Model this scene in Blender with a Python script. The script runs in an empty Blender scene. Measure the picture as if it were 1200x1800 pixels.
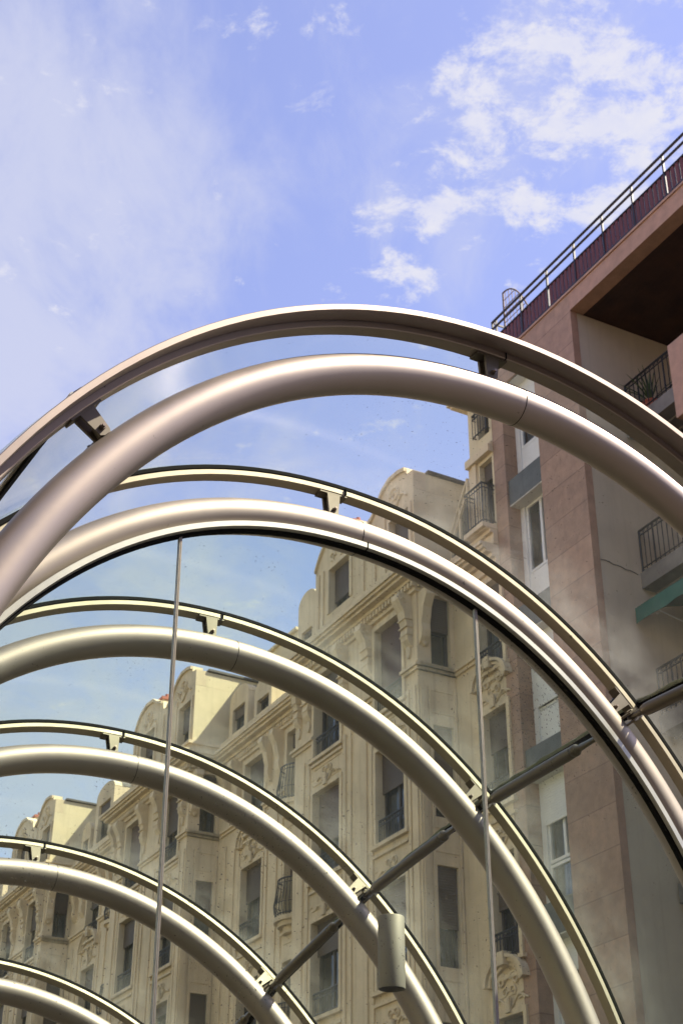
import bpy, math, random
from math import sin, cos, pi, radians, sqrt, atan2, floor
from mathutils import Vector, Matrix
random.seed(7)
V = Vector
sc = bpy.context.scene
COL = sc.collection

# ------------------------------------------------------------------ camera
F_PX = 2641.6                      # focal length in pixels of a 1200 x 1800 picture
PITCH = atan2(F_PX, 4450.0)
ROLL = atan2(-17.0, 4450.0)
fw = V((0, cos(PITCH), sin(PITCH))); up0 = V((0, -sin(PITCH), cos(PITCH))); rt0 = V((1, 0, 0))
RT = rt0 * cos(ROLL) - up0 * sin(ROLL); UP = up0 * cos(ROLL) + rt0 * sin(ROLL)
cam_d = bpy.data.cameras.new('camera')
cam_d.sensor_fit = 'VERTICAL'; cam_d.sensor_height = 36.0; cam_d.sensor_width = 24.0
cam_d.lens = F_PX * 36.0 / 1800.0
cam_d.clip_start = 0.05; cam_d.clip_end = 3000
cam_d.dof.use_dof = True; cam_d.dof.focus_distance = 6.4; cam_d.dof.aperture_fstop = 9.0
cam = bpy.data.objects.new('camera', cam_d); COL.objects.link(cam)
R3 = Matrix((RT, UP, -fw)).transposed()
cam.matrix_world = R3.to_4x4()
sc.camera = cam

# ------------------------------------------------------------------ street frame
FA = radians(28.1)
D = V((-sin(FA), cos(FA), 0)); N = V((-cos(FA), -sin(FA), 0)); Z = V((0, 0, 1))
D0 = 14.9                          # facade line, metres to the right of the camera
GZ = -1.6                          # pavement below the camera

# ------------------------------------------------------------------ sun and sky
SUN = (-0.30 * D - 0.50 * N + 0.80 * Z).normalized()
SUN_EL = math.asin(SUN.z); SUN_ROT = atan2(SUN.x, SUN.y)
sl = bpy.data.lights.new('sun', 'SUN'); sl.energy = 4.4; sl.angle = radians(0.53); sl.color = (1, 0.91, 0.77)
so = bpy.data.objects.new('sun', sl); COL.objects.link(so)
so.rotation_euler = SUN.to_track_quat('Z', 'Y').to_euler(); so.location = (20, -20, 60)

sc.view_settings.view_transform = 'Standard'
sc.view_settings.look = 'None'
sc.view_settings.exposure = 1.45
sc.view_settings.gamma = 1
sc.cycles.transparent_max_bounces = 40
sc.cycles.max_bounces = 10
sc.cycles.caustics_reflective = False
sc.cycles.caustics_refractive = False
sc.cycles.use_denoising = True

w = bpy.data.worlds.new('World'); sc.world = w; w.use_nodes = True
nt = w.node_tree; nt.nodes.clear()
def nd(t, **k):
    n = nt.nodes.new(t)
    for a, b in k.items(): setattr(n, a, b)
    return n
def lk(a, b): nt.links.new(a, b)
def mth(op, a, b=None, c=None, clamp=False):
    n = nt.nodes.new('ShaderNodeMath'); n.operation = op; n.use_clamp = clamp
    for i, x in enumerate((a, b, c)):
        if x is None: continue
        if isinstance(x, (int, float)): n.inputs[i].default_value = x
        else: nt.links.new(x, n.inputs[i])
    return n.outputs[0]
def sstep(x, a, b):
    n = nt.nodes.new('ShaderNodeMapRange'); n.interpolation_type = 'SMOOTHSTEP'
    nt.links.new(x, n.inputs['Value'])
    n.inputs['From Min'].default_value = a; n.inputs['From Max'].default_value = b
    n.inputs['To Min'].default_value = 0; n.inputs['To Max'].default_value = 1
    return n.outputs['Result']
sky = nd('ShaderNodeTexSky', sky_type='NISHITA', sun_disc=False)
sky.sun_elevation = SUN_EL; sky.sun_rotation = SUN_ROT
sky.air_density = 1.0; sky.dust_density = 0.6; sky.ozone_density = 2.2; sky.altitude = 30
tc = nd('ShaderNodeTexCoord')
sep = nd('ShaderNodeSeparateXYZ'); lk(tc.outputs['Generated'], sep.inputs[0])
zc = mth('MAXIMUM', sep.outputs['Z'], 0.04)
pxn = mth('DIVIDE', sep.outputs['X'], zc); pyn = mth('DIVIDE', sep.outputs['Y'], zc)
cmb = nd('ShaderNodeCombineXYZ'); lk(pxn, cmb.inputs[0]); lk(pyn, cmb.inputs[1])
def noise(vec, scale, detail, rough, dist=0.0, off=(0, 0, 0), scl=(1, 1, 1), rotz=0):
    mp = nd('ShaderNodeMapping'); lk(vec, mp.inputs['Vector'])
    mp.inputs['Location'].default_value = off; mp.inputs['Scale'].default_value = scl; mp.inputs['Rotation'].default_value = (0, 0, rotz)
    n = nd('ShaderNodeTexNoise'); lk(mp.outputs[0], n.inputs['Vector'])
    n.inputs['Scale'].default_value = scale; n.inputs['Detail'].default_value = detail
    n.inputs['Roughness'].default_value = rough; n.inputs['Distortion'].default_value = dist
    return n.outputs['Fac']
def skydir(x, y):
    v = (fw + RT * ((x - 600) / F_PX) + UP * ((900 - y) / F_PX)).normalized(); return v
def blob(x, y, r0, r1):            # a patch of sky where a cloud bank stands: 1 inside r0 degrees, 0 beyond r1
    v = skydir(x, y)
    dt = nd('ShaderNodeVectorMath', operation='DOT_PRODUCT'); nrm = nd('ShaderNodeVectorMath', operation='NORMALIZE')
    lk(tc.outputs['Generated'], nrm.inputs[0]); lk(nrm.outputs[0], dt.inputs[0]); dt.inputs[1].default_value = v
    return sstep(dt.outputs['Value'], cos(radians(r1)), cos(radians(r0)))
# broken white puffs, upper right
puff = noise(cmb.outputs[0], 18, 11, 0.66, 0.2, off=(3.2, 1.7, 0))
bankn = noise(cmb.outputs[0], 3.6, 3, 0.5, 0.3, off=(0.4, 5.1, 0))
bank = mth('MAXIMUM', blob(960, 230, 2.2, 6.2), blob(745, 410, 0.8, 3.4))
bank = mth('MAXIMUM', bank, blob(1180, 110, 1.8, 5.0))
pm = mth('ADD', puff, mth('MULTIPLY', bank, 0.215)); pm = mth('ADD', pm, mth('MULTIPLY', mth('SUBTRACT', bankn, 0.5), 0.42))
puffm = mth('MULTIPLY', sstep(pm, 0.60, 0.79), 0.90)
shade = noise(cmb.outputs[0], 34, 6, 0.6, 0.3, off=(6.2, 3.7, 0))
puffm = mth('MULTIPLY', puffm, mth('ADD', 0.62, mth('MULTIPLY', shade, 0.76)), clamp=True)
small = mth('MULTIPLY', sstep(mth('ADD', noise(cmb.outputs[0], 19, 7, 0.62, 0.5, off=(8, 2, 0)), mth('MULTIPLY', mth('MAXIMUM', blob(420, 40, .2, 2.4), blob(530, 180, .2, 2.2)), 0.13)), 0.68, 0.84), 0.38)
# thin veil, left and low
veil = noise(cmb.outputs[0], 3.1, 8, 0.58, 0.4, off=(1.1, 0.2, 0), scl=(1.0, 0.55, 1), rotz=0.5)
veil2 = noise(cmb.outputs[0], 9.0, 7, 0.62, 0.6, off=(4.1, 2.2, 0), scl=(1, 0.45, 1), rotz=0.7)
vb = mth('MAXIMUM', blob(-60, 430, 2, 13), mth('MULTIPLY', blob(0, 1250, 3, 12), 1.0))
vv = mth('ADD', mth('MULTIPLY', veil, 0.5), mth('MULTIPLY', veil2, 0.5))
veilm = mth('MULTIPLY', sstep(mth('ADD', vv, mth('MULTIPLY', vb, 0.20)), 0.47, 0.76), 0.80)
allm = mth('MAXIMUM', mth('MAXIMUM', puffm, small), veilm)
tint = nd('ShaderNodeMix', data_type='RGBA', blend_type='MULTIPLY'); tint.inputs[0].default_value = 1
lk(sky.outputs[0], tint.inputs[6]); tint.inputs[7].default_value = (1.36, 1.03, 1.09, 1)
lowm = mth('MULTIPLY', mth('SUBTRACT', 1.0, sstep(sep.outputs['Z'], 0.02, 0.36)), 0.45)   # milky air low in the sky
cv = nd('ShaderNodeMix', data_type='RGBA'); lk(mth('MAXIMUM', veilm, lowm), cv.inputs[0]); lk(tint.outputs[2], cv.inputs[6]); cv.inputs[7].default_value = (2.62, 2.72, 3.42, 1)
cm = nd('ShaderNodeMix', data_type='RGBA'); lk(mth('MAXIMUM', puffm, small), cm.inputs[0]); lk(cv.outputs[2], cm.inputs[6]); cm.inputs[7].default_value = (3.15, 3.15, 3.55, 1)
bg = nd('ShaderNodeBackground'); bg.inputs['Strength'].default_value = 0.094
lk(cm.outputs[2], bg.inputs['Color'])
wo = nd('ShaderNodeOutputWorld'); lk(bg.outputs[0], wo.inputs[0])

# ------------------------------------------------------------------ materials
def mat(name, col, rough=0.6, metal=0.0, spec=0.5, noise_amt=0.0, nscale=6.0, bump=0.0, bscale=40, col2=None, stain=0.0, coords='Object', brick=None, streak=0.0, speck=0.0):
    m = bpy.data.materials.new(name); m.use_nodes = True
    t = m.node_tree; b = t.nodes['Principled BSDF']
    b.inputs['Roughness'].default_value = rough; b.inputs['Metallic'].default_value = metal
    b.inputs['Specular IOR Level'].default_value = spec
    b.inputs['Base Color'].default_value = (*col, 1)
    tcn = t.nodes.new('ShaderNodeTexCoord'); base = None
    def mixc(fac, a, bb, mode='MIX'):
        x = t.nodes.new('ShaderNodeMix'); x.data_type = 'RGBA'; x.blend_type = mode
        if isinstance(fac, float): x.inputs[0].default_value = fac
        else: t.links.new(fac, x.inputs[0])
        for s_, v_ in ((6, a), (7, bb)):
            if isinstance(v_, tuple): x.inputs[s_].default_value = (*v_, 1)
            else: t.links.new(v_, x.inputs[s_])
        return x.outputs[2]
    def rng(sock, a, c, lo=0, hi=1):
        r = t.nodes.new('ShaderNodeMapRange'); t.links.new(sock, r.inputs[0])
        r.inputs[1].default_value = a; r.inputs[2].default_value = c; r.inputs[3].default_value = lo; r.inputs[4].default_value = hi
        return r.outputs[0]
    def nz(scale, detail=6, rough_=0.6, scl=(1, 1, 1)):
        mp = t.nodes.new('ShaderNodeMapping'); t.links.new(tcn.outputs[coords], mp.inputs[0]); mp.inputs['Scale'].default_value = scl
        n = t.nodes.new('ShaderNodeTexNoise'); t.links.new(mp.outputs[0], n.inputs['Vector'])
        n.inputs['Scale'].default_value = scale; n.inputs['Detail'].default_value = detail; n.inputs['Roughness'].default_value = rough_
        return n.outputs['Fac']
    c2 = col2 or tuple(x * (1 - noise_amt) for x in col)
    base = col
    if noise_amt or col2:
        base = mixc(rng(nz(nscale), 0.32, 0.68), c2, col)
    if speck:
        base = mixc(rng(nz(nscale * 9, 3, 0.7), 0.60, 0.72, 0, speck), base, tuple(min(1, x * 1.9) for x in col))
    if stain:
        base = mixc(rng(nz(0.9, 7, 0.65, (1, 1, 0.35)), 0.50, 0.75, 0, stain), base, tuple(x * 0.5 for x in col))
    if streak:
        base = mixc(rng(nz(3.0, 6, 0.6, (3, 3, 0.12)), 0.52, 0.75, 0, streak), base, tuple(x * 0.45 for x in col))
    if brick:
        br = t.nodes.new('ShaderNodeTexBrick'); mp = t.nodes.new('ShaderNodeMapping')
        t.links.new(tcn.outputs[coords], mp.inputs[0]); mp.inputs['Rotation'].default_value = (radians(-90), 0, 0)
        t.links.new(mp.outputs[0], br.inputs['Vector'])
        br.inputs['Scale'].default_value = 1; br.inputs['Brick Width'].default_value = brick[0]; br.inputs['Row Height'].default_value = brick[1]
        br.inputs['Mortar Size'].default_value = brick[2]; br.inputs['Mortar Smooth'].default_value = 0.1; br.offset = brick[3] if len(brick) > 3 else 0.5
        br.inputs['Color1'].default_value = (1, 1, 1, 1); br.inputs['Color2'].default_value = (0.78, 0.77, 0.77, 1)
        br.inputs['Mortar'].default_value = (0.50, 0.47, 0.46, 1)
        base = mixc(1.0, base if not isinstance(base, tuple) else base, br.outputs['Color'], 'MULTIPLY')
    if not isinstance(base, tuple): t.links.new(base, b.inputs['Base Color'])
    if bump:
        bp = t.nodes.new('ShaderNodeBump'); bp.inputs['Strength'].default_value = bump; bp.inputs['Distance'].default_value = 0.01
        t.links.new(nz(bscale, 5), bp.inputs['Height']); t.links.new(bp.outputs[0], b.inputs['Normal'])
    return m

def fresnel_two_sided(t, ior):
    # the same mirror strength on entering and on leaving the sheet
    fr = t.nodes.new('ShaderNodeFresnel'); ge = t.nodes.new('ShaderNodeNewGeometry')
    mr = t.nodes.new('ShaderNodeMapRange'); t.links.new(ge.outputs['Backfacing'], mr.inputs[0])
    mr.inputs[3].default_value = ior; mr.inputs[4].default_value = 1.0 / ior
    t.links.new(mr.outputs[0], fr.inputs['IOR']); return fr
M = {}
M['cream'] = mat('cream_stone', (0.77, 0.62, 0.41), 0.85, noise_amt=0.16, nscale=1.7, bump=0.7, bscale=25, stain=0.6, streak=0.6, speck=0.12)
M['cream_wall'] = mat('cream_render', (0.72, 0.60, 0.39), 0.9, noise_amt=0.10, nscale=2.5, bump=0.3, bscale=14, streak=0.25)
M['pink'] = mat('pink_granite', (0.45, 0.280, 0.182), 0.62, noise_amt=0.30, nscale=5.0, bump=0.45, bscale=60, stain=0.45, streak=0.25, brick=(17.0, 0.715, 0.008, 0.0), speck=0.35)
M['pink_plain'] = mat('pink_granite_slab', (0.46, 0.272, 0.178), 0.6, noise_amt=0.25, nscale=5.0, bump=0.3, bscale=60, stain=0.30, speck=0.35)
M['grey_render'] = mat('pale_render', (0.60, 0.50, 0.37), 0.9, noise_amt=0.10, nscale=1.2, bump=0.2, bscale=30, streak=0.18, stain=0.25)
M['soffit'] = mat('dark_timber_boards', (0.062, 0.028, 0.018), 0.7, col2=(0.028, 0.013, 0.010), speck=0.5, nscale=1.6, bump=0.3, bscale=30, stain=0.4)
M['burgundy'] = mat('burgundy_metal_slats', (0.125, 0.026, 0.020), 0.55, noise_amt=0.25, nscale=6)
M['iron'] = mat('black_wrought_iron', (0.018, 0.018, 0.022), 0.5, metal=0.2)
M['rust_iron'] = mat('weathered_wire', (0.16, 0.12, 0.10), 0.7, metal=0.3, noise_amt=0.3, nscale=8)
M['slate'] = mat('dark_grey_panel', (0.115, 0.125, 0.12), 0.65, noise_amt=0.25, nscale=4, streak=0.35)
M['white'] = mat('white_window_frame', (0.76, 0.76, 0.74), 0.4, noise_amt=0.06, nscale=4)
M['blind_white'] = mat('white_roller_shutter', (0.76, 0.76, 0.73), 0.5, noise_amt=0.08, nscale=2, streak=0.12)
M['shutter'] = mat('brown_roller_shutter', (0.082, 0.055, 0.040), 0.6, noise_amt=0.2, nscale=3)
M['shutter_red'] = mat('maroon_roller_shutter', (0.082, 0.036, 0.028), 0.6, noise_amt=0.2, nscale=3)
M['brown_frame'] = mat('dark_window_frame', (0.045, 0.034, 0.03), 0.5)
M['curtain'] = mat('pale_net_curtain', (0.55, 0.54, 0.52), 0.9, noise_amt=0.35, nscale=9)
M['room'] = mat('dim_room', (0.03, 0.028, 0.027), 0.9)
M['roof'] = mat('slate_roof', (0.13, 0.115, 0.105), 0.8, noise_amt=0.3, nscale=4)
M['terracotta'] = mat('terracotta_chimney', (0.42, 0.13, 0.08), 0.8, noise_amt=0.2)
M['green'] = mat('green_canvas', (0.014, 0.11, 0.085), 0.8, noise_amt=0.15, nscale=5)
M['leaf'] = mat('spiky_leaf', (0.05, 0.085, 0.025), 0.6)
M['slab'] = mat('grey_concrete_slab', (0.20, 0.19, 0.175), 0.85, noise_amt=0.3, nscale=4, stain=0.4)
M['paving'] = mat('paving_stone', (0.050, 0.042, 0.036), 0.85, noise_amt=0.2, nscale=2)
M['asphalt'] = mat('asphalt', (0.05, 0.05, 0.052), 0.9, noise_amt=0.2)
M['rubber'] = mat('black_rubber', (0.008, 0.008, 0.008), 0.9, spec=0.12)
M['opp'] = mat('pale_stone', (0.72, 0.60, 0.43), 0.85, noise_amt=0.15, nscale=1)
M['seal'] = mat('pale_sealant', (0.42, 0.43, 0.41), 0.35, noise_amt=0.25, nscale=30)

def metal(name, col, rough, var=0.06, met=0.7):
    m = bpy.data.materials.new(name); m.use_nodes = True; t = m.node_tree; b = t.nodes['Principled BSDF']
    b.inputs['Metallic'].default_value = met
    tcn = t.nodes.new('ShaderNodeTexCoord')
    n = t.nodes.new('ShaderNodeTexNoise'); t.links.new(tcn.outputs['Object'], n.inputs[0]); n.inputs['Scale'].default_value = 2.2; n.inputs['Detail'].default_value = 9; n.inputs['Roughness'].default_value = 0.68
    r = t.nodes.new('ShaderNodeMapRange'); t.links.new(n.outputs['Fac'], r.inputs[0]); r.inputs[1].default_value = 0.3; r.inputs[2].default_value = 0.7
    r.inputs[3].default_value = rough - var; r.inputs[4].default_value = rough + var
    t.links.new(r.outputs[0], b.inputs['Roughness'])
    # small chips and grime spots
    n2 = t.nodes.new('ShaderNodeTexNoise'); t.links.new(tcn.outputs['Object'], n2.inputs[0]); n2.inputs['Scale'].default_value = 26; n2.inputs['Detail'].default_value = 4; n2.inputs['Roughness'].default_value = 0.55
    r2 = t.nodes.new('ShaderNodeMapRange'); t.links.new(n2.outputs['Fac'], r2.inputs[0]); r2.inputs[1].default_value = 0.70; r2.inputs[2].default_value = 0.76
    mx = t.nodes.new('ShaderNodeMix'); mx.data_type = 'RGBA'; t.links.new(r2.outputs[0], mx.inputs[0])
    mx.inputs[7].default_value = (*[c * 0.45 for c in col], 1)
    n3 = t.nodes.new('ShaderNodeTexNoise'); t.links.new(tcn.outputs['Object'], n3.inputs[0]); n3.inputs['Scale'].default_value = 0.9; n3.inputs['Detail'].default_value = 5
    r3 = t.nodes.new('ShaderNodeMapRange'); t.links.new(n3.outputs['Fac'], r3.inputs[0]); r3.inputs[1].default_value = 0.35; r3.inputs[2].default_value = 0.65
    m3 = t.nodes.new('ShaderNodeMix'); m3.data_type = 'RGBA'; t.links.new(r3.outputs[0], m3.inputs[0])
    m3.inputs[6].default_value = (*[c * 0.90 for c in col], 1); m3.inputs[7].default_value = (*col, 1)
    t.links.new(m3.outputs[2], mx.inputs[6]); t.links.new(mx.outputs[2], b.inputs['Base Color'])
    bp = t.nodes.new('ShaderNodeBump'); bp.inputs['Strength'].default_value = 0.06; bp.inputs['Distance'].default_value = 0.004
    n4 = t.nodes.new('ShaderNodeTexNoise'); t.links.new(tcn.outputs['Object'], n4.inputs[0]); n4.inputs['Scale'].default_value = 9; n4.inputs['Detail'].default_value = 6
    t.links.new(n4.outputs['Fac'], bp.inputs['Height']); t.links.new(bp.outputs[0], b.inputs['Normal'])
    return m
M['tube'] = metal('champagne_painted_steel', (0.36, 0.305, 0.262), 0.48, met=0.80)
M['rail'] = metal('satin_aluminium', (0.345, 0.30, 0.225), 0.54, met=0.75)
M['lip'] = metal('champagne_aluminium', (0.33, 0.275, 0.228), 0.48, met=0.8)
M['bright'] = metal('polished_aluminium', (0.36, 0.345, 0.31), 0.40)
M['brack'] = metal('bracket_steel', (0.15, 0.13, 0.10), 0.55)
M['castm'] = metal('dull_cast_steel', (0.15, 0.125, 0.095), 0.42)
M['boltm'] = metal('dark_bolt_steel', (0.20, 0.16, 0.13), 0.4)
M['lampm'] = metal('grey_brown_lamp_housing', (0.26, 0.23, 0.19), 0.6, met=0.35)

def glass(name, tintc, dirt, speck, ior=1.085, rough=0.1, ds=1.0):
    m = bpy.data.materials.new(name); m.use_nodes = True; t = m.node_tree; t.nodes.clear()
    o = t.nodes.new('ShaderNodeOutputMaterial')
    tr = t.nodes.new('ShaderNodeBsdfTransparent'); tr.inputs[0].default_value = (*tintc, 1)
    gl = t.nodes.new('ShaderNodeBsdfGlossy'); gl.inputs['Roughness'].default_value = 0.07
    fr = fresnel_two_sided(t, ior)
    tcn = t.nodes.new('ShaderNodeTexCoord')
    wb = t.nodes.new('ShaderNodeBump'); wb.inputs['Strength'].default_value = 0.05; wb.inputs['Distance'].default_value = 0.02
    wn = t.nodes.new('ShaderNodeTexNoise'); t.links.new(tcn.outputs['Object'], wn.inputs[0]); wn.inputs['Scale'].default_value = 1.1; wn.inputs['Detail'].default_value = 1
    t.links.new(wn.outputs['Fac'], wb.inputs['Height']); t.links.new(wb.outputs[0], gl.inputs['Normal'])
    mx = t.nodes.new('ShaderNodeMixShader'); t.links.new(fr.outputs[0], mx.inputs[0]); t.links.new(tr.outputs[0], mx.inputs[1]); t.links.new(gl.outputs[0], mx.inputs[2])
    # dust film: thin translucent white, patchy, plus dried drops
    df = t.nodes.new('ShaderNodeBsdfDiffuse'); df.inputs[0].default_value = (0.62, 0.62, 0.58, 1)
    tl = t.nodes.new('ShaderNodeBsdfTranslucent'); tl.inputs[0].default_value = (0.60, 0.60, 0.56, 1)
    dm = t.nodes.new('ShaderNodeMixShader'); dm.inputs[0].default_value = 0.5; t.links.new(df.outputs[0], dm.inputs[1]); t.links.new(tl.outputs[0], dm.inputs[2])
    n1 = t.nodes.new('ShaderNodeTexNoise'); t.links.new(tcn.outputs['Object'], n1.inputs[0]); n1.inputs['Scale'].default_value = 1.6 * ds; n1.inputs['Detail'].default_value = 8; n1.inputs['Roughness'].default_value = 0.62
    r1 = t.nodes.new('ShaderNodeMapRange'); t.links.new(n1.outputs['Fac'], r1.inputs[0]); r1.inputs[1].default_value = 0.35; r1.inputs[2].default_value = 0.75; r1.inputs[3].default_value = dirt * 0.25; r1.inputs[4].default_value = dirt
    n2 = t.nodes.new('ShaderNodeTexNoise'); t.links.new(tcn.outputs['Object'], n2.inputs[0]); n2.inputs['Scale'].default_value = 34; n2.inputs['Detail'].default_value = 3
    r2 = t.nodes.new('ShaderNodeMapRange'); t.links.new(n2.outputs['Fac'], r2.inputs[0]); r2.inputs[1].default_value = 0.71; r2.inputs[2].default_value = 0.78; r2.inputs[3].default_value = 0; r2.inputs[4].default_value = speck
    ea = t.nodes.new('ShaderNodeAttribute'); ea.attribute_name = 'edge_dirt'
    n5 = t.nodes.new('ShaderNodeTexNoise'); t.links.new(tcn.outputs['Object'], n5.inputs[0]); n5.inputs['Scale'].default_value = 3.5; n5.inputs['Detail'].default_value = 7; n5.inputs['Roughness'].default_value = 0.6
    r5 = t.nodes.new('ShaderNodeMapRange'); t.links.new(n5.outputs['Fac'], r5.inputs[0]); r5.inputs[1].default_value = 0.35; r5.inputs[2].default_value = 0.7; r5.inputs[3].default_value = 0.01; r5.inputs[4].default_value = 0.15
    me_ = t.nodes.new('ShaderNodeMath'); me_.operation = 'MULTIPLY_ADD'; t.links.new(r5.outputs[0], me_.inputs[0]); t.links.new(ea.outputs['Fac'], me_.inputs[1]); t.links.new(r1.outputs[0], me_.inputs[2])
    ad = t.nodes.new('ShaderNodeMath'); ad.operation = 'ADD'; ad.use_clamp = True; t.links.new(me_.outputs[0], ad.inputs[0]); t.links.new(r2.outputs[0], ad.inputs[1])
    m2 = t.nodes.new('ShaderNodeMixShader'); t.links.new(ad.outputs[0], m2.inputs[0]); t.links.new(mx.outputs[0], m2.inputs[1]); t.links.new(dm.outputs[0], m2.inputs[2])
    vo = t.nodes.new('ShaderNodeTexNoise'); t.links.new(tcn.outputs['Object'], vo.inputs[0]); vo.inputs['Scale'].default_value = 62; vo.inputs['Detail'].default_value = 2
    vb_ = t.nodes.new('ShaderNodeTexNoise'); t.links.new(tcn.outputs['Object'], vb_.inputs[0]); vb_.inputs['Scale'].default_value = 1.3; vb_.inputs['Detail'].default_value = 2
    va = t.nodes.new('ShaderNodeMath'); va.operation = 'MULTIPLY_ADD'; t.links.new(vb_.outputs['Fac'], va.inputs[0]); va.inputs[1].default_value = 0.35; t.links.new(vo.outputs['Fac'], va.inputs[2])
    r4 = t.nodes.new('ShaderNodeMapRange'); t.links.new(va.outputs[0], r4.inputs[0]); r4.inputs[1].default_value = 0.915; r4.inputs[2].default_value = 0.95; r4.inputs[4].default_value = 0.55
    dk_ = t.nodes.new('ShaderNodeBsdfDiffuse'); dk_.inputs[0].default_value = (0.05, 0.045, 0.04, 1)
    m3 = t.nodes.new('ShaderNodeMixShader'); t.links.new(r4.outputs[0], m3.inputs[0]); t.links.new(m2.outputs[0], m3.inputs[1]); t.links.new(dk_.outputs[0], m3.inputs[2])
    t.links.new(m3.outputs[0], o.inputs[0])
    return m
M['roofglass'] = glass('dusty_curved_glass', (0.958, 0.980, 0.935), 0.015, 0.10)
M['doorglass'] = glass('green_tinted_glass', (0.90, 0.945, 0.908), 0.007, 0.08)
def winglass(name, col, rough=0.04):
    m = bpy.data.materials.new(name); m.use_nodes = True; t = m.node_tree; t.nodes.clear()
    o = t.nodes.new('ShaderNodeOutputMaterial'); tr = t.nodes.new('ShaderNodeBsdfTransparent'); tr.inputs[0].default_value = (*col, 1)
    gl = t.nodes.new('ShaderNodeBsdfGlossy'); gl.inputs['Roughness'].default_value = rough; gl.inputs[0].default_value = (0.9, 0.92, 0.95, 1)
    fr = fresnel_two_sided(t, 1.5)
    bp = t.nodes.new('ShaderNodeBump'); bp.inputs['Strength'].default_value = 0.12; bp.inputs['Distance'].default_value = 0.03
    nn = t.nodes.new('ShaderNodeTexNoise'); nn.inputs['Scale'].default_value = 2.2; tcn = t.nodes.new('ShaderNodeTexCoord'); t.links.new(tcn.outputs['Object'], nn.inputs[0])
    t.links.new(nn.outputs['Fac'], bp.inputs['Height']); t.links.new(bp.outputs[0], gl.inputs['Normal'])
    mx = t.nodes.new('ShaderNodeMixShader'); t.links.new(fr.outputs[0], mx.inputs[0]); t.links.new(tr.outputs[0], mx.inputs[1]); t.links.new(gl.outputs[0], mx.inputs[2])
    t.links.new(mx.outputs[0], o.inputs[0]); return m
M['pane'] = winglass('window_glass', (0.62, 0.66, 0.70))

# ------------------------------------------------------------------ mesh helpers
class MB:
    def __init__(s): s.v = []; s.f = []; s.smooth = False
    def add(s, vs, fs):
        o = len(s.v); s.v += [V(x) for x in vs]; s.f += [tuple(i + o for i in f) for f in fs]; return s
    def box(s, x0, x1, y0, y1, z0, z1):
        if x0 > x1: x0, x1 = x1, x0
        if y0 > y1: y0, y1 = y1, y0
        if z0 > z1: z0, z1 = z1, z0
        return s.add([(x0, y0, z0), (x1, y0, z0), (x1, y1, z0), (x0, y1, z0), (x0, y0, z1), (x1, y0, z1), (x1, y1, z1), (x0, y1, z1)],
                     [(0, 3, 2, 1), (4, 5, 6, 7), (0, 1, 5, 4), (1, 2, 6, 5), (2, 3, 7, 6), (3, 0, 4, 7)])
    def prism(s, pts, a0, a1, fn):      # pts polygon, extruded from a0 to a1, fn(u, v, a) -> point
        n = len(pts); vs = [fn(u, v_, a0) for u, v_ in pts] + [fn(u, v_, a1) for u, v_ in pts]
        fs = [tuple(range(n))[::-1], tuple(range(n, 2 * n))] + [(i, (i + 1) % n, n + (i + 1) % n, n + i) for i in range(n)]
        return s.add(vs, fs)
    def cyl(s, p0, p1, r0, r1=None, n=12, cap=True):
        r1 = r0 if r1 is None else r1; p0 = V(p0); p1 = V(p1); a = (p1 - p0).normalized()
        q = a.orthogonal().normalized(); b = a.cross(q)
        vs = [p0 + (q * cos(2 * pi * k / n) + b * sin(2 * pi * k / n)) * r0 for k in range(n)] + [p1 + (q * cos(2 * pi * k / n) + b * sin(2 * pi * k / n)) * r1 for k in range(n)]
        fs = [(k, (k + 1) % n, n + (k + 1) % n, n + k) for k in range(n)]
        if cap: fs += [tuple(range(n))[::-1], tuple(range(n, 2 * n))]
        return s.add(vs, fs)
    def tube(s, pts, r, n=8, cap=True):
        pts = [V(p) for p in pts]; rs = r if isinstance(r, (list, tuple)) else [r] * len(pts)
        t = (pts[1] - pts[0]).normalized(); q = t.orthogonal().normalized(); rings = []
        for i, p in enumerate(pts):
            t = (pts[min(i + 1, len(pts) - 1)] - pts[max(i - 1, 0)]).normalized()
            q = (q - t * q.dot(t)).normalized(); b = t.cross(q)
            rings.append([p + (q * cos(2 * pi * k / n) + b * sin(2 * pi * k / n)) * rs[i] for k in range(n)])
        vs = [v_ for rg in rings for v_ in rg]; fs = []
        for i in range(len(pts) - 1):
            for k in range(n): fs.append((i * n + k, i * n + (k + 1) % n, (i + 1) * n + (k + 1) % n, (i + 1) * n + k))
        if cap: fs += [tuple(range(n))[::-1], tuple(range((len(pts) - 1) * n, len(pts) * n))]
        return s.add(vs, fs)
    def rings(s, rings, closed=True, cap=True):
        n = len(rings[0]); vs = [v_ for rg in rings for v_ in rg]; fs = []
        for i in range(len(rings) - 1):
            for k in range(n if closed else n - 1):
                fs.append((i * n + k, i * n + (k + 1) % n, (i + 1) * n + (k + 1) % n, (i + 1) * n + k))
        if cap and closed: fs += [tuple(range(n))[::-1], tuple(range((len(rings) - 1) * n, len(rings) * n))]
        return s.add(vs, fs)

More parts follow.
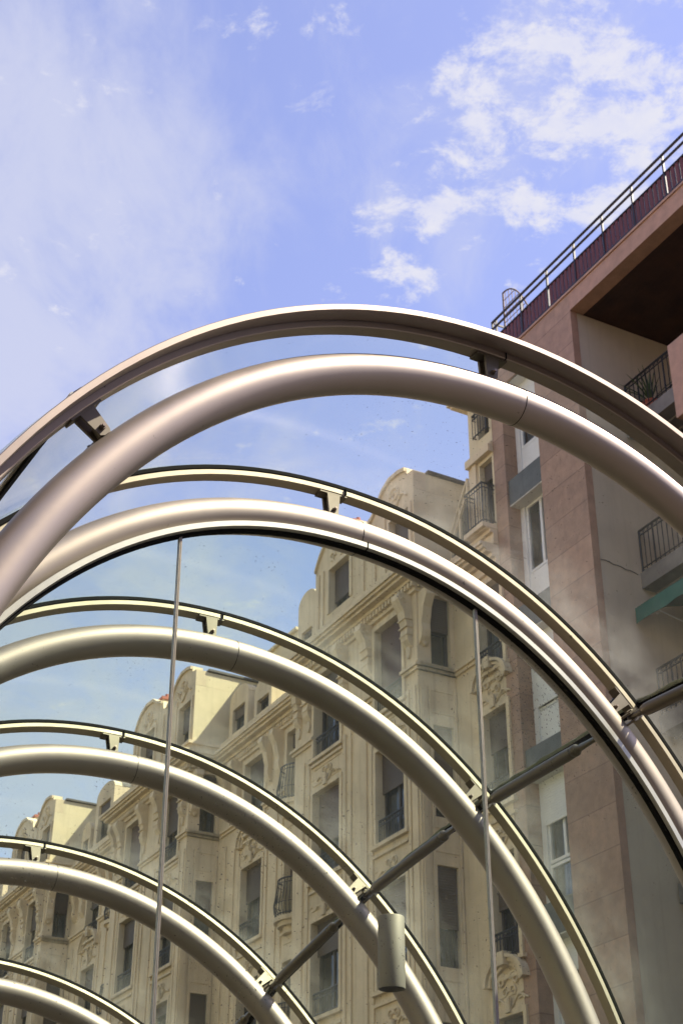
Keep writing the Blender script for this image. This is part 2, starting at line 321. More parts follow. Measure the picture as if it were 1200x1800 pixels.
def link(name, mb, m, parent=None, smooth=False, world=False, bevel=0.0):
    me = bpy.data.meshes.new(name); vs = mb.v
    if world and parent is not None:
        inv = WM[parent.name].inverted(); vs = [inv @ v_ for v_ in vs]
    me.from_pydata([tuple(v_) for v_ in vs], [], mb.f); me.update()
    me.materials.append(M[m] if isinstance(m, str) else m)
    import bmesh
    bm = bmesh.new(); bm.from_mesh(me); bmesh.ops.recalc_face_normals(bm, faces=bm.faces); bm.to_mesh(me); bm.free()
    if smooth:
        me.polygons.foreach_set('use_smooth', [True] * len(me.polygons))
        try: me.set_sharp_from_angle(angle=radians(40))
        except Exception: pass
    o = bpy.data.objects.new(name, me); COL.objects.link(o)
    if parent is not None: o.parent = parent
    if bevel:
        b = o.modifiers.new('bevel', 'BEVEL'); b.width = bevel; b.segments = 2; b.limit_method = 'ANGLE'
    return o
WM = {}
def thing(name, label, cat, mw, group=None):
    o = bpy.data.objects.new(name, None); COL.objects.link(o); o.matrix_world = mw; WM[o.name] = mw.copy()
    o['label'] = label; o['category'] = cat; o.empty_display_size = 0.3
    if group: o['group'] = group
    return o
def tag(o, label, cat, group=None):
    o['label'] = label; o['category'] = cat
    if group: o['group'] = group
def structure(name, mb, m):
    o = link(name, mb, m); o['kind'] = 'structure'; return o

def frame_at(s, zz=GZ, w_=0.0):     # local x along the street, y out over the street, z up; origin on the ground on the facade line
    o = D * s - N * (D0 - w_); o = V((o.x, o.y, zz))
    return Matrix(((D.x, N.x, 0, o.x), (D.y, N.y, 0, o.y), (0, 0, 1, o.z), (0, 0, 0, 1)))
H = 1.6                              # add to a height above the camera to get a height above the ground

# ------------------------------------------------------------------ ground
g = MB().add([(-400, -400, GZ - 0.12), (400, -400, GZ - 0.12), (400, 400, GZ - 0.12), (-400, 400, GZ - 0.12)], [(0, 1, 2, 3)])
structure('ground', g, 'asphalt')
fr = frame_at(0)
pv = MB(); pv.box(-40, 110, -0.3, 23.0, -0.12, 0.0); pv.v = [fr @ v_ for v_ in pv.v]
structure('pavement', pv, 'paving')

# ------------------------------------------------------------------ facade tools
def wall_sheet(mb, fn, a0, a1, b0, b1, holes, depth):
    """a wall face with openings; fn(a, b, d) gives the point d metres behind the face"""
    As = sorted({a0, a1, *[h[0] for h in holes], *[h[1] for h in holes]}); Bs = sorted({b0, b1, *[h[2] for h in holes], *[h[3] for h in holes]})
    As = [a for a in As if a0 <= a <= a1]; Bs = [b for b in Bs if b0 <= b <= b1]
    for i in range(len(As) - 1):
        for j in range(len(Bs) - 1):
            ca = (As[i] + As[i + 1]) / 2; cb = (Bs[j] + Bs[j + 1]) / 2
            if any(h[0] < ca < h[1] and h[2] < cb < h[3] for h in holes): continue
            mb.add([fn(As[i], Bs[j], 0), fn(As[i + 1], Bs[j], 0), fn(As[i + 1], Bs[j + 1], 0), fn(As[i], Bs[j + 1], 0)], [(0, 1, 2, 3)])
    for h in holes:
        q = [(h[0], h[2]), (h[1], h[2]), (h[1], h[3]), (h[0], h[3])]
        for k in range(4):
            p, r = q[k], q[(k + 1) % 4]
            mb.add([fn(*p, 0), fn(*r, 0), fn(*r, depth), fn(*p, depth)], [(0, 1, 2, 3)])

def fbox(mb, fn, a0, a1, b0, b1, d0, d1):
    ps = [fn(a, b, d) for d in (d0, d1) for a, b in ((a0, b0), (a1, b0), (a1, b1), (a0, b1))]
    mb.add(ps, [(0, 1, 2, 3), (7, 6, 5, 4), (0, 4, 5, 1), (1, 5, 6, 2), (2, 6, 7, 3), (3, 7, 4, 0)])

def window(parent, fn, a0, a1, b0, b1, depth=0.2, frame='brown_frame', shut='shutter', sf=0.5, mull=1, transom=False, curtain=True, rnd=random, name='window'):
    """an opening a0..a1 x b0..b1 filled with frame, panes, roller shutter, curtain and the dim room behind"""
    t = 0.055; mb = MB()
    fbox(mb, fn, a0 + .002, a0 + t, b0 + .002, b1 - .002, depth - .03, depth + .04); fbox(mb, fn, a1 - t, a1 - .002, b0 + .002, b1 - .002, depth - .03, depth + .04)
    fbox(mb, fn, a0 + t, a1 - t, b0 + .002, b0 + t, depth - .03, depth + .04); fbox(mb, fn, a0 + t, a1 - t, b1 - t, b1 - .002, depth - .03, depth + .04)
    for k in range(mull):
        c = a0 + (a1 - a0) * (k + 1) / (mull + 1); fbox(mb, fn, c - .035, c + .035, b0 + t, b1 - t, depth - .022, depth + .034)
    if transom:
        c = b0 + (b1 - b0) * transom; fbox(mb, fn, a0 + t, a1 - t, c - .03, c + .03, depth - .018, depth + .03)
    wo_ = link(name, mb, frame, parent)
    gm = MB(); fbox(gm, fn, a0 + .01, a1 - .01, b0 + .01, b1 - .01, depth + .004, depth + .012); link('glass_pane', gm, 'pane', wo_)
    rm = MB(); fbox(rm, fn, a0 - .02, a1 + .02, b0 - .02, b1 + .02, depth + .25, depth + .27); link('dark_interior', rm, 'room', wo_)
    if curtain:
        cmx = MB(); n = 14; L = rnd.uniform(.25, .5) * (a1 - a0)
        for side_ in (0, 1):
            if rnd.random() < .3: continue
            xs = [(a0 + .03 + L * k / n) if side_ == 0 else (a1 - .03 - L * k / n) for k in range(n + 1)]
            fr_ = [[fn(x, b0 + .03, depth + .10 + .025 * sin(k * 2.1)), fn(x, b1 - .03, depth + .10 + .025 * sin(k * 2.1))] for k, x in enumerate(xs)]
            bk_ = [[fn(x, b0 + .03, depth + .106 + .025 * sin(k * 2.1)), fn(x, b1 - .03, depth + .106 + .025 * sin(k * 2.1))] for k, x in enumerate(xs)]
            cmx.rings([[p[0], p[1], q[1], q[0]] for p, q in zip(fr_, bk_)])
        if cmx.v: link('curtain', cmx, 'curtain', wo_)
    if sf > 0.02:
        sm = MB(); bb = b1 - (b1 - b0) * sf; k = b1 - .004; 
        while k > bb:
            k2 = max(k - .048, bb); fbox(sm, fn, a0 + .012, a1 - .012, k2 + .004, k, depth - .085, depth - .06); fbox(sm, fn, a0 + .012, a1 - .012, k2, k2 + .004, depth - .078, depth - .06); k = k2
        link('shutter', sm, shut, wo_)
    return wo_

def scroll(mb, fn, ca, cb, r, turns=1.4, rad=0.018, flip=1, d=-0.01, n=26):
    pts = []
    for k in range(n + 1):
        t = k / n; a = turns * 2 * pi * t; rr = r * (1 - .85 * t)
        pts.append(fn(ca + flip * rr * cos(a), cb + rr * sin(a), d))
    mb.tube(pts, [rad * (1 - .4 * k / n) for k in range(n + 1)], n=6)

def railing(fn, a0, a1, b0, b1, d, step=0.11, bulge=0.0, r=0.009, returns=None, scrolls=True):
    """iron balustrade at depth d (negative = in front of the wall)"""
    mb = MB()
    def P(a, b, dd=0): 
        t = (b - b0) / (b1 - b0); return fn(a, b, d - bulge * sin(pi * min(1, t * 1.05)) + dd)
    for b, rr in ((b1, .022), (b1 - .10, .012), (b0 + .05, .014)): mb.tube([P(a0, b), P(a1, b)], rr, n=6)
    n = max(2, int(round((a1 - a0) / step)))
    for k in range(n + 1):
        a = a0 + (a1 - a0) * k / n; mb.tube([P(a, b0 + (b1 - b0) * j / 5) for j in range(6)], r if k % 6 else r * 1.7, n=5)
        if scrolls and k < n:
            mb.tube([P(a + (a1 - a0) / n * .5 + .035 * cos(q), b1 - .05 + .035 * sin(q)) for q in [i * pi / 3 for i in range(7)]], .006, n=4)
    if returns:
        for a in (a0, a1):
            for b, rr in ((b1, .02), (b1 - .10, .011), (b0 + .05, .013)): mb.tube([P(a, b), P(a, b, returns - 0)], rr, n=5)
            for k in range(1, int(abs(returns) / step) + 1):
                dd = returns * k / (int(abs(returns) / step) + 1); mb.tube([P(a, b0 + .0, dd), P(a, b1, dd)], r, n=5)
    return mb

# ------------------------------------------------------------------ cream houses
WB = 0.88          # how far each bay stands out
L = 11.46          # house width along the street
BAY = 5.35
ROWS = [13.92, 11.22, 8.45, 5.65, 2.85]      # window heads above the camera
def arc_pts(c, z0, r, h, n=10, a0=0, a1=pi): return [(c + r * cos(a0 + (a1 - a0) * k / n), z0 + h * sin(a0 + (a1 - a0) * k / n)) for k in range(n + 1)]

def cream_house(s0, label, seed, stub=0.0):
    rd = random.Random(seed)
    T = thing('cream_house', label, 'apartment house', frame_at(s0), 'cream stone houses along the street')
    S = lambda z: z + H
    fb = lambda a, b, d: V((a, WB - d, S(b)))           # bay front
    fs = lambda a, b, d: V((0 + d, a, S(b)))            # bay side that faces the canopy, a = y
    fm = lambda a, b, d: V((a, 0 - d, S(b)))            # facade line
    CT = 14.15                                           # underside of the main cornice
    W = MB()
    hb, hs, hm, hst = [], [], [], []
    for r, t in enumerate(ROWS):
        hb += [(.55, 1.65, t - 1.9, t), (3.18, 4.38, t - 1.9, t)]
        hs += [(.10, .56, t + (.22 if r == 0 else .1) - (1.55 if r == 0 else 1.85), t + (.22 if r == 0 else .1))]
        hm += [(6.85, 7.50, t - 1.75, t), (8.75, 9.90, t - 1.85, t)]
        if stub: hst += [(-1.72, -.92, t - 1.85 + (0 if r else -.0), t)]
    wall_sheet(W, fb, 0, BAY, GZ, 14.75, hb, .24)
    wall_sheet(W, fs, 0, WB, GZ, 14.75, hs, .20)
    wall_sheet(W, lambda a, b, d: V((BAY - d, a, S(b))), 0, WB, GZ, 14.75, [], .2)
    wall_sheet(W, fm, BAY, L, GZ, 14.75, hm, .24)
    if stub: wall_sheet(W, fm, -stub, 0, GZ, 14.75, hst, .24)
    # solid body behind
    W.box(.6, BAY - .02, -.9, -.6, 0, S(14.7)); W.box(-stub, L, -11.0, -1.0, 0, S(14.72))
    W.box(L - .02, L, -1.0, -.002, 0, S(14.7)); W.box(-stub, -stub + .02, -1.0, -.002, 0, S(14.7))
    wl = link('wall', W, 'cream', T)
    for h in hb: 
        sf = rd.choice([.12, .45, .55, .8, .35, .6]); window(T, fb, *h, depth=.2, sf=sf, shut=rd.choice(['shutter', 'shutter', 'shutter_red']), rnd=rd, transom=.72)
    for h in hs: window(T, fs, *h, depth=.15, sf=rd.choice([.5, .62, .75, .4]), mull=0, transom=.5, rnd=rd, shut=rd.choice(['shutter', 'shutter_red']))
    for h in hm: window(T, fm, *h, depth=.2, sf=rd.choice([.2, .45, .6, .3]), rnd=rd, mull=1 if h[1] - h[0] > .8 else 0, transom=.7, shut=rd.choice(['shutter', 'shutter_red']))
    for h in hst: window(T, fm, *h, depth=.2, sf=rd.choice([.4, .5]), rnd=rd, mull=1)
    # string courses and grooves
    O = MB()
    def ledge(z0, z1, p, lo=True):
        z0 += H; z1 += H
        O.box(-p, BAY + p, -.0 + .001, WB + p, z0, z1)
        O.box(BAY + p, L - p - .001, .001, p, z0, z1)
        if stub: O.box(-stub + .003, -p, .001, p, z0, z1)
        else: O.box(L - 11.46 - .0 - 0.0 - p, -p, .001, p, z0, z1) if False else None
    for t in ROWS[:5]:
        zb = t - 1.44 if t == ROWS[0] else t - 1.52
        if t == ROWS[0]:
            # moulded belt under the top windows, broken at the openings
            for (z0, z1, p) in ((zb - .07, zb, .05), (zb, zb + .06, .10), (zb + .06, zb + .09, .07)):
                for a0, a1 in ((-p, .55), (1.65, 3.18), (4.38, BAY + p)): O.box(a0, a1, WB + .001 if a0 >= 0 else .001, WB + p, S(z0), S(z1))
                O.box(-p, 0 - .001, .001, WB + .001, S(z0), S(z1))
                for a0, a1 in ((BAY + .001, 6.85), (7.5, 8.75), (9.9, L - p - .12)): O.box(a0, a1, .001, p, S(z0), S(z1))
                if stub:
                    for a0, a1 in ((-stub + .003, -1.72), (-.92, -p)): O.box(a0, a1, .001, p, S(z0), S(z1))
    # pilaster strips framing the window bays, running through the floors
    for a, wd in ((.06, .20), (.32, .10), (1.80, .10), (2.04, .50), (2.68, .10), (2.92, .12), (4.56, .10), (4.82, .40)):
        O.box(a, a + wd, WB + .001, WB + .035, S(GZ) + .0, S(12.1))
    for a, wd in ((BAY + .35, .16), (BAY + .65, .10), (6.55, .14), (7.66, .14), (7.95, .42), (8.48, .12), (10.05, .12), (10.36, .40), (10.9, .14)):
        O.box(a, a + wd, .001, .035, S(GZ), S(12.1))
    for a, wd in ((.02, .05), (.60, .05), (.70, .14)):
        O.box(-.03, -.001, a, a + wd, S(GZ), S(12.1))
    # lintel panels and sills, relief work over each window
    for (fn, hl, front) in ((fb, hb, 1), (fm, hm + hst, 1)):
        for h in hl:
            a0, a1, b0, b1 = h; c = (a0 + a1) / 2; wd = (a1 - a0)
            for e0, e1 in ((a0 - .10, a0 - .004), (a1 + .004, a1 + .10)): fbox(O, fn, e0, e1, b0, b1 + .1, -.045, -.001)
            fbox(O, fn, a0 - .004, a1 + .004, b1 + .004, b1 + .10, -.045, -.001)
            fbox(O, fn, a0 - .16, a1 + .16, b0 - .08, b0 - .004, -.09, -.001)
            if b1 < 13:
                fbox(O, fn, a0 - .12, a1 + .12, b1 + .62, b1 + .68, -.05, -.001)
                if wd > .7:
                    scroll(O, fn, c - .12, b1 + .40, .10, flip=1, rad=.022, d=-.02); scroll(O, fn, c + .12, b1 + .40, .10, flip=-1, rad=.022, d=-.02)
                    O.tube([fn(c - .46 + .09 * k, b1 + .22 + .10 * sin(k * .9), -.02) for k in range(11)], .02, n=6)
                    O.tube([fn(c + x * .14, b1 + .18 - .10 * cos(x * 1.1), -.02) for x in (-4, -3, -2)] , .018, n=6)
                    fbox(O, fn, c - .07, c + .07, b1 + .05, b1 + .30, -.09, -.045)
            # recessed looking panel below
            for zz in (b0 - .26, b0 - .62):
                fbox(O, fn, a0 - .02, a1 + .02, zz, zz + .02, -.018, -.001)
    # shallow ashlar courses between the floors
    for t in ROWS:
        for zz in (t + .34, t + .80):
            if zz > 13.5: continue
            for a0, a1 in ((0.0, .06), (.26, .32), (.42, .44), (1.67, 1.8), (1.9, 2.04), (2.54, 2.68), (2.78, 2.92), (4.4, 4.56), (4.66, 4.82)):
                O.box(a0, a1, WB + .001, WB + .014, S(zz), S(zz) + .03)
            O.box(-.014, -.001, .0, WB, S(zz), S(zz) + .03)
    # consoles under the cornice
    prof = [(.0, 14.12), (.30, 14.12), (.33, 13.98), (.27, 13.86), (.20, 13.74), (.17, 13.58), (.12, 13.40), (.14, 13.25), (.12, 13.12), (.06, 13.02), (0, 12.95)]
    def console(a, wd, base, fn_):
        O.prism([(p[0] + .001, p[1]) for p in prof], a, a + wd, fn_)
    for a, wd in ((.16, .26), (1.76, .26), (2.86, .22), (4.52, .26), (5.02, .2)):
        console(a, wd, 0, lambda u, v_, q: V((q, WB + u, S(v_))))
        scroll(O, lambda aa, bb, dd: V((a - .006 + dd * .0, WB + aa, S(bb))), .2, 13.95, .075, rad=.014)
        for k in range(3): O.box(a - .02, a + wd + .02, WB + .001, WB + .19 - .02 * k, S(13.56 - .17 * k), S(13.585 - .17 * k))
        O.prism([(a + wd / 2 + .08 * cos(q), 12.9 + .15 * sin(q)) for q in [i * pi / 5 for i in range(10)]], .001, .05, lambda u, v_, q: V((u, WB + q, S(v_))))
    console(.64, .2, 0, lambda u, v_, q: V((-u, q, S(v_))))
    O.prism([(.74 + .08 * cos(q), 13.3 + .36 * sin(q)) for q in [i * pi / 6 for i in range(12)]], .001, .07, lambda u, v_, q: V((-q, u, S(v_))))
    for a, wd in ((BAY + .5, .24), (7.75, .24), (8.35, .2), (10.15, .26), (10.85, .24)):
        console(a, wd, 0, lambda u, v_, q: V((q, u, S(v_))))
    link('stone_ornament', O, 'cream', T)
    # curved hoods over some windows
    hood = [(8.75, 9.9, 0)] + ([(-1.72, -.92, 0)] if stub else [])
    for a0, a1, _ in hood:
        for t in (11.22, 5.65):
            Hh = MB(); c = (a0 + a1) / 2; r = (a1 - a0) / 2 + .22
            if stub and a0 < 0: r = .62
            for rr, dp in ((r, .16), (r - .09, .11), (r - .18, .07)):
                o_ = arc_pts(c, t + .55, rr, rr * .75, 14); i_ = arc_pts(c, t + .55, rr - .075, (rr - .075) * .75, 14)
                Hh.prism(o_ + i_[::-1], .002, dp, lambda u, v_, q: V((u, q, S(v_))))
            Hh.box(c - .10, c + .10, .002, .19, S(t + .55 + r * .45), S(t + .55 + r * .82))
            scroll(Hh, lambda aa, bb, dd: V((aa, -dd, S(bb))), c - .2, t + .6, .13, rad=.03, d=-.03); scroll(Hh, lambda aa, bb, dd: V((aa, -dd, S(bb))), c + .2, t + .6, .13, rad=.03, flip=-1, d=-.03)
            link('curved_hood', Hh, 'cream', T)
    # main cornice
    C_ = MB()
    def band(z0, z1, p, mb=C_):
        mb.box(-p, BAY + p, .001, WB + p, S(z0), S(z1))
        mb.box(BAY + p + .001, L - p - .002, .001, p, S(z0), S(z1))
        if stub: mb.box(-stub + .003, -p - .001, .001, p, S(z0), S(z1))
    band(14.12, 14.20, .07); band(14.32, 14.40, .16); band(14.40, 14.47, .30); band(14.47, 14.53, .37); band(14.53, 14.60, .42); band(14.62, 14.86, .10); band(14.86, 14.94, .17)
    x = -.10
    while x < BAY + .1: C_.box(x, x + .07, WB + .07, WB + .15, S(14.20), S(14.315)); x += .13
    x = BAY + .25
    while x < L - .2: C_.box(x, x + .07, .001, .12, S(14.20), S(14.315)); x += .13
    y = .05
    while y < WB: C_.box(-.15, -.07, y, y + .07, S(14.20), S(14.315)); y += .13
    band(14.20, 14.32, .072)
    x = -.05
    while x < BAY: C_.box(x, x + .12, WB + .1, WB + .13, S(14.66), S(14.82)); x += .22
    link('cornice', C_, 'cream', T)
    # attic storey over the bay with its curved gables
    A = MB()
    zA = 14.8
    g1 = [(0, 17.05), (.25, 17.08), (.28, 17.25), (.55, 17.32), (.95, 17.34), (1.25, 17.22), (1.5, 17.0), (1.72, 16.78), (1.9, 16.72)]
    g2 = [(2.25, 16.74), (2.35, 17.02), (2.7, 17.14), (3.0, 17.32), (3.5, 17.36), (3.95, 17.22), (4.2, 17.0), (4.42, 16.7), (4.45, 14.8)]
    poly = [(0, zA)] + g1 + g2
    hol = [(.18, .98, 15.05, 16.22), (2.76, 3.72, 15.28, 16.38)]
    wall_sheet(A, fb, 0, 4.45, zA, 16.6, hol, .24)
    A.prism([(0, 16.602)] + g1 + g2[:-1] + [(4.45, 16.602)], WB - .30, WB, lambda u, v_, q: V((u, q, S(v_))))
    A.box(.004, 4.446, WB - .95, WB - .55, S(zA), S(16.6))
    A.box(4.40, 4.45, WB - .55, WB - .001, S(zA), S(16.598))
    O2 = MB()
    rim = g1[2:]; 
    for seg in (g1[2:], g2[1:-1]):
        pts = [(u, v_ + .0) for u, v_ in seg]; O2.prism(pts + [(u, v_ - .09) for u, v_ in pts[::-1]], WB + .001, WB + .06, lambda u, v_, q: V((u, q, S(v_))))
    for c in (.75, 3.25):
        scroll(O2, fb, c, 16.82, .20, rad=.035, d=-.02, turns=1.6); scroll(O2, fb, c + .34, 16.66, .13, rad=.03, flip=-1, d=-.02)
        O2.tube([fb(c - .5 + .1 * k, 16.55 + .14 * sin(k * .8), -.02) for k in range(10)], .03, n=6)
    for a0, a1, b0, b1 in hol:
        for e0, e1 in ((a0 - .10, a0 - .003), (a1 + .003, a1 + .10)): fbox(O2, fb, e0, e1, b0, b1 + .1, -.04, -.001)
        fbox(O2, fb, a0 - .003, a1 + .003, b1 + .003, b1 + .1, -.04, -.001)
    for a in (1.15, 1.6, 2.1, 4.0, 4.22): O2.box(a, a + .14, WB + .001, WB + .04, S(14.95), S(16.5))
    at = link('attic_gable', A, 'cream', T); link('relief', O2, 'cream', at)
    for h in hol: window(T, fb, *h, depth=.2, sf=rd.choice([.75, .6, .5]), rnd=rd, mull=0 if h[1] - h[0] < .85 else 1, name='attic_window')
    # end wall of the attic, rising behind the gable
    E_ = MB()
    E_.prism([(WB - .002, zA), (WB - .002, 16.598), (-3.9, 16.598), (-3.9, zA)], 0.001, .14, lambda u, v_, q: V((q, u, S(v_))))
    E_.prism([(WB - .302, 16.6), (WB - .302, 17.03), (-.9, 17.02), (-3.9, 16.96), (-3.9, 16.6)], 0.001, .14, lambda u, v_, q: V((q, u, S(v_))))
    link('end_wall', E_, 'cream_wall', T)
    RM = MB(); RM.prism([(WB - .35, 17.06), (-4.0, 16.99), (-4.0, 17.05), (WB - .35, 17.12)], -.05, 4.4, lambda u, v_, q: V((q, u, S(v_))))
    RM.box(.3, 4.4, -4, -3.7, S(14.7), S(17.0))
    RM.prism([(-1.0, 14.9), (-2.4, 15.9), (-11, 16.2), (-11, 14.9)], 4.45, L - 4.15, lambda u, v_, q: V((q, u, S(v_))))
    link('roof', RM, 'roof', T)
    CH = MB(); CH.box(3.1, 3.5, .3, .6, S(17.1), S(17.42)); ch = link('chimney', CH, 'cream', T)
    CP = MB(); CP.box(3.05, 3.55, .26, .64, S(17.42), S(17.50)); [CP.cyl((xx, .45, S(17.5)), (xx, .45, S(17.62)), .06, .05) for xx in (3.18, 3.42)]; link('chimney_pot', CP, 'terracotta', ch)
    # set-back penthouse over the near end of the next house's lit wall
    P_ = MB(); P_.box(L - 2.3, L - .12, -7.2, -1.0, S(14.7), S(17.66)); P_.box(L - 2.35, L - .06, -7.3, -.92, S(17.66), S(17.74)); link('penthouse', P_, 'cream_wall', T)
    # dormers above the recess
    for a0, a1, top, wa in (((BAY + .80, BAY + 1.75, 17.3, .2), (8.55, 9.55, 15.95, .15), (9.95, 11.1, 16.25, .2)) if stub else ((BAY + .85, BAY + 1.6, 16.0, .16), (8.35, 9.95, 16.85, .28), (10.3, 11.1, 16.0, .15))):
        Dm = MB(); hl = [(a0 + wa, a1 - wa, 15.12, min(top - .45, 16.35))]
        wall_sheet(Dm, fm, a0, a1, 14.8, top - .2, hl, .2)
        Dm.prism([(a0, top - .198)] + [(a0 + (a1 - a0) * (1 - cos(pi * k / 10)) / 2, top - .198 + .32 * sin(pi * k / 10)) for k in range(1, 10)] + [(a1, top - .198)], -.25, 0, lambda u, v_, q: V((u, q, S(v_))))
        Dm.box(a0, a0 + .06, -2.2, -.001, S(14.8), S(top - .21)); Dm.box(a1 - .06, a1, -2.2, -.001, S(14.8), S(top - .21))
        Dm.box(a0 + .07, a1 - .07, -.8, -.55, S(14.8), S(top - .21))
        dm = link('dormer', Dm, 'cream', T)
        rf = MB(); rf.prism([(a0 + (a1 - a0) * (1 - cos(pi * k / 10)) / 2, top - .19 + .33 * sin(pi * k / 10)) for k in range(11)], -2.3, -.252, lambda u, v_, q: V((u, q, S(v_)))); link('dormer_roof', rf, 'roof', dm)
        window(T, fm, *hl[0], depth=.16, sf=rd.choice([.1, .4]), rnd=rd, mull=0, name='attic_window')
    # balconies: pot-bellied iron cages on the narrow windows, shallow iron guards on the rest
    for r, t in enumerate(ROWS):
        if r in (0, 1, 2, 3):
            B_ = MB(); zb = t - 1.85
            B_.prism(arc_pts(7.175, 0, .50, .36, 10), zb - .10, zb, lambda u, v_, q: V((u, v_ + .001, S(q))))
            B_.prism(arc_pts(7.175, 0, .40, .27, 10), zb - .20, zb - .10, lambda u, v_, q: V((u, v_ + .001, S(q))))
            B_.prism(arc_pts(7.175, 0, .26, .16, 10), zb - .34, zb - .20, lambda u, v_, q: V((u, v_ + .001, S(q))))
            bo = link('balcony', B_, 'cream', T)
            I = MB()
            for k in range(15):
                a = pi * k / 14; ux, uy = cos(a), sin(a)
                I.tube([V((7.175 + ux * (.40 + bl), uy * (.28 + bl) + .01, S(zb + hh))) for hh, bl in ((0, .02), (.15, .07), (.3, .085), (.5, .045), (.85, .0))], .010, n=5)
            for hh, bl, rr in ((.86, 0, .02), (.76, .01, .010), (.06, .04, .014), (.3, .085, .008)):
                I.tube([V((7.175 + cos(pi * k / 14) * (.40 + bl), sin(pi * k / 14) * (.28 + bl) + .01, S(zb + hh))) for k in range(15)], rr, n=5)
            link('railing', I, 'iron', bo)
    for (fn, hl) in ((fb, hb), (fm, [h for h in hm if h[1] - h[0] > .9] + hst)):
        for h in hl:
            rl = railing(fn, h[0] + .03, h[1] - .03, h[2] + .02, h[2] + .48, -.03 if fn is fm else .02, step=.09, r=.007); link('window_guard', rl, 'iron', T)
    return T

names = ['cream stone house with curved gable beside the pink granite block, largest of the row',
         'cream stone house, second from the pink block, its gable end wall half in sun',
         'cream stone house, third from the pink block, seen small at lower left',
         'farthest cream stone house cut off by the left edge of the photo']
houses = []
for i in range(4):
    houses.append(cream_house(23.06 + L * i + (0, .0, .05, .08)[i], names[i], 11 + i * 5, 1.72 if i == 0 else 0.0))

# the taller narrow part of the first house, against the pink block
def tall_part(T):
    S = lambda z: z + H; fm = lambda a, b, d: V((a, -d, S(b)))
    A = MB(); door = (-1.66, -1.20, 15.15, 16.72); win = (-1.62, -1.22, 17.35, 18.15)
    wall_sheet(A, fm, -1.72, -.86, 14.95, 18.4, [door, win], .24)
    A.box(-.90, -.86, -5, -.001, S(14.95), S(18.4)); A.box(-1.72, -.9, -5, -1.2, S(14.95), S(18.39)); A.box(-1.74, -1.70, -5, -.3, S(14.95), S(18.38))
    tp = link('upper_storey', A, 'cream_wall', T)
    E2 = MB(); E2.box(-1.72, -.62, -5, .28, S(18.4), S(18.47)); E2.box(-1.72, -.56, -5, .34, S(18.47), S(18.54)); link('eave', E2, 'cream', tp)
    O = MB(); O.box(-1.72, -.84, .001, .05, S(16.98), S(17.05)); O.box(-1.14, -1.0, .001, .06, S(15.05), S(16.97)); O.box(-1.72, -.84, .001, .12, S(16.80), S(16.98)); O.box(-.98, -.84, .001, .03, S(15.05), S(16.8)); link('moulding', O, 'cream', tp)
    window(T, fm, *door, depth=.2, sf=.25, mull=0, curtain=False, name='balcony_door'); window(T, fm, *win, depth=.2, sf=.0, mull=0, curtain=False, name='attic_window')
    B = MB(); B.box(-1.715, -1.02, .001, .34, S(14.96), S(15.06)); B.box(-1.70, -1.1, .001, .26, S(14.941), S(14.96)); b = link('balcony', B, 'cream', T)
    link('railing', railing(fm, -1.70, -1.06, 15.07, 15.98, -.31, step=.09, returns=.30, scrolls=False), 'iron', b)
    link('window_guard', railing(fm, -1.66, -1.16, 17.36, 17.95, -.10, step=.1, returns=.09), 'iron', T)
    # glazed lean-to beside the end wall
    G = MB(); 
    for p, q in (((-.82, .05, 16.62), (.0, -.02, 15.72)), ((-.82, .05, 16.35), (.0, -.02, 15.45)), ((.0, -.02, 15.72), (.0, -.02, 14.95)), ((-.4, 0, 16.15), (-.4, 0, 14.95)), ((-.8, .05, 16.62), (-.8, .05, 15.1))):
        G.tube([V((p[0], p[1], S(p[2]))), V((q[0], q[1], S(q[2])))], .035, n=4)
    lf = link('lean_to_frame', G, 'cream_wall', T)
    PG = MB(); PG.prism([(-.82, 16.6), (0, 15.7), (0, 14.98), (-.82, 15.1)], -.10, -.08, lambda u, v_, q: V((u, q, S(v_)))); link('glass_pane', PG, 'pane', lf)
tall_part(houses[0])

# ------------------------------------------------------------------ pink granite block
T = thing('granite_apartment_block', 'pink granite apartment block with white windows and a roof terrace rail, at the right edge', 'apartment block', frame_at(0))
S = lambda z: z + H
ff = lambda a, b, d: V((a, -d, S(b)))
S0, S1, S2, S3 = 18.45, 19.78, 20.94, 21.335
TOPZ = 18.86; SOF = 18.45; SE = 9.5       # fascia top, soffit, near end of the block
W = MB()
wall_sheet(W, ff, S0, S1, GZ, TOPZ, [], .2)
wall_sheet(W, ff, S1, S2, 18.18, TOPZ, [], .2)
W.box(S1, S2, -.4, -.001, S(18.16), S(18.18))
wall_sheet(W, ff, S2, S3, GZ, TOPZ, [], .2)
W.add([V((S1, 0, 0)), V((S1, -.34, 0)), V((S1, -.34, S(18.16))), V((S1, 0, S(18.16)))], [(0, 1, 2, 3)])
W.add([V((S2, 0, 0)), V((S2, -.34, 0)), V((S2, -.34, S(18.16))), V((S2, 0, S(18.16)))], [(0, 1, 2, 3)])
W.box(S0 + .36, S1 - .002, -.8, -.35, 0, S(18.1)); W.box(S2 + .002, S3 - .002, -9, -.35, 0, S(18.1))
W.add([V((S3, 0, 0)), V((S3, -6, 0)), V((S3, -6, S(TOPZ))), V((S3, 0, S(TOPZ)))], [(0, 1, 2, 3)])
link('wall', W, 'pink', T)
RT_ = MB()                                              # the pier's return towards the loggia
RT_.add([V((S0, 0, 0)), V((S0, -.16, 0)), V((S0, -.16, S(SOF))), V((S0, 0, S(SOF)))], [(0, 1, 2, 3)]); link('pier_return', RT_, 'pink_plain', T)
BW = MB(); BW.box(S0 + .012, S0 + .35, -4.2, -.158, 0, S(SOF) - .002); BW.box(SE, S0 + .012, -4.4, -4.2, 0, S(SOF) - .002)
link('loggia_wall', BW, 'grey_render', T)
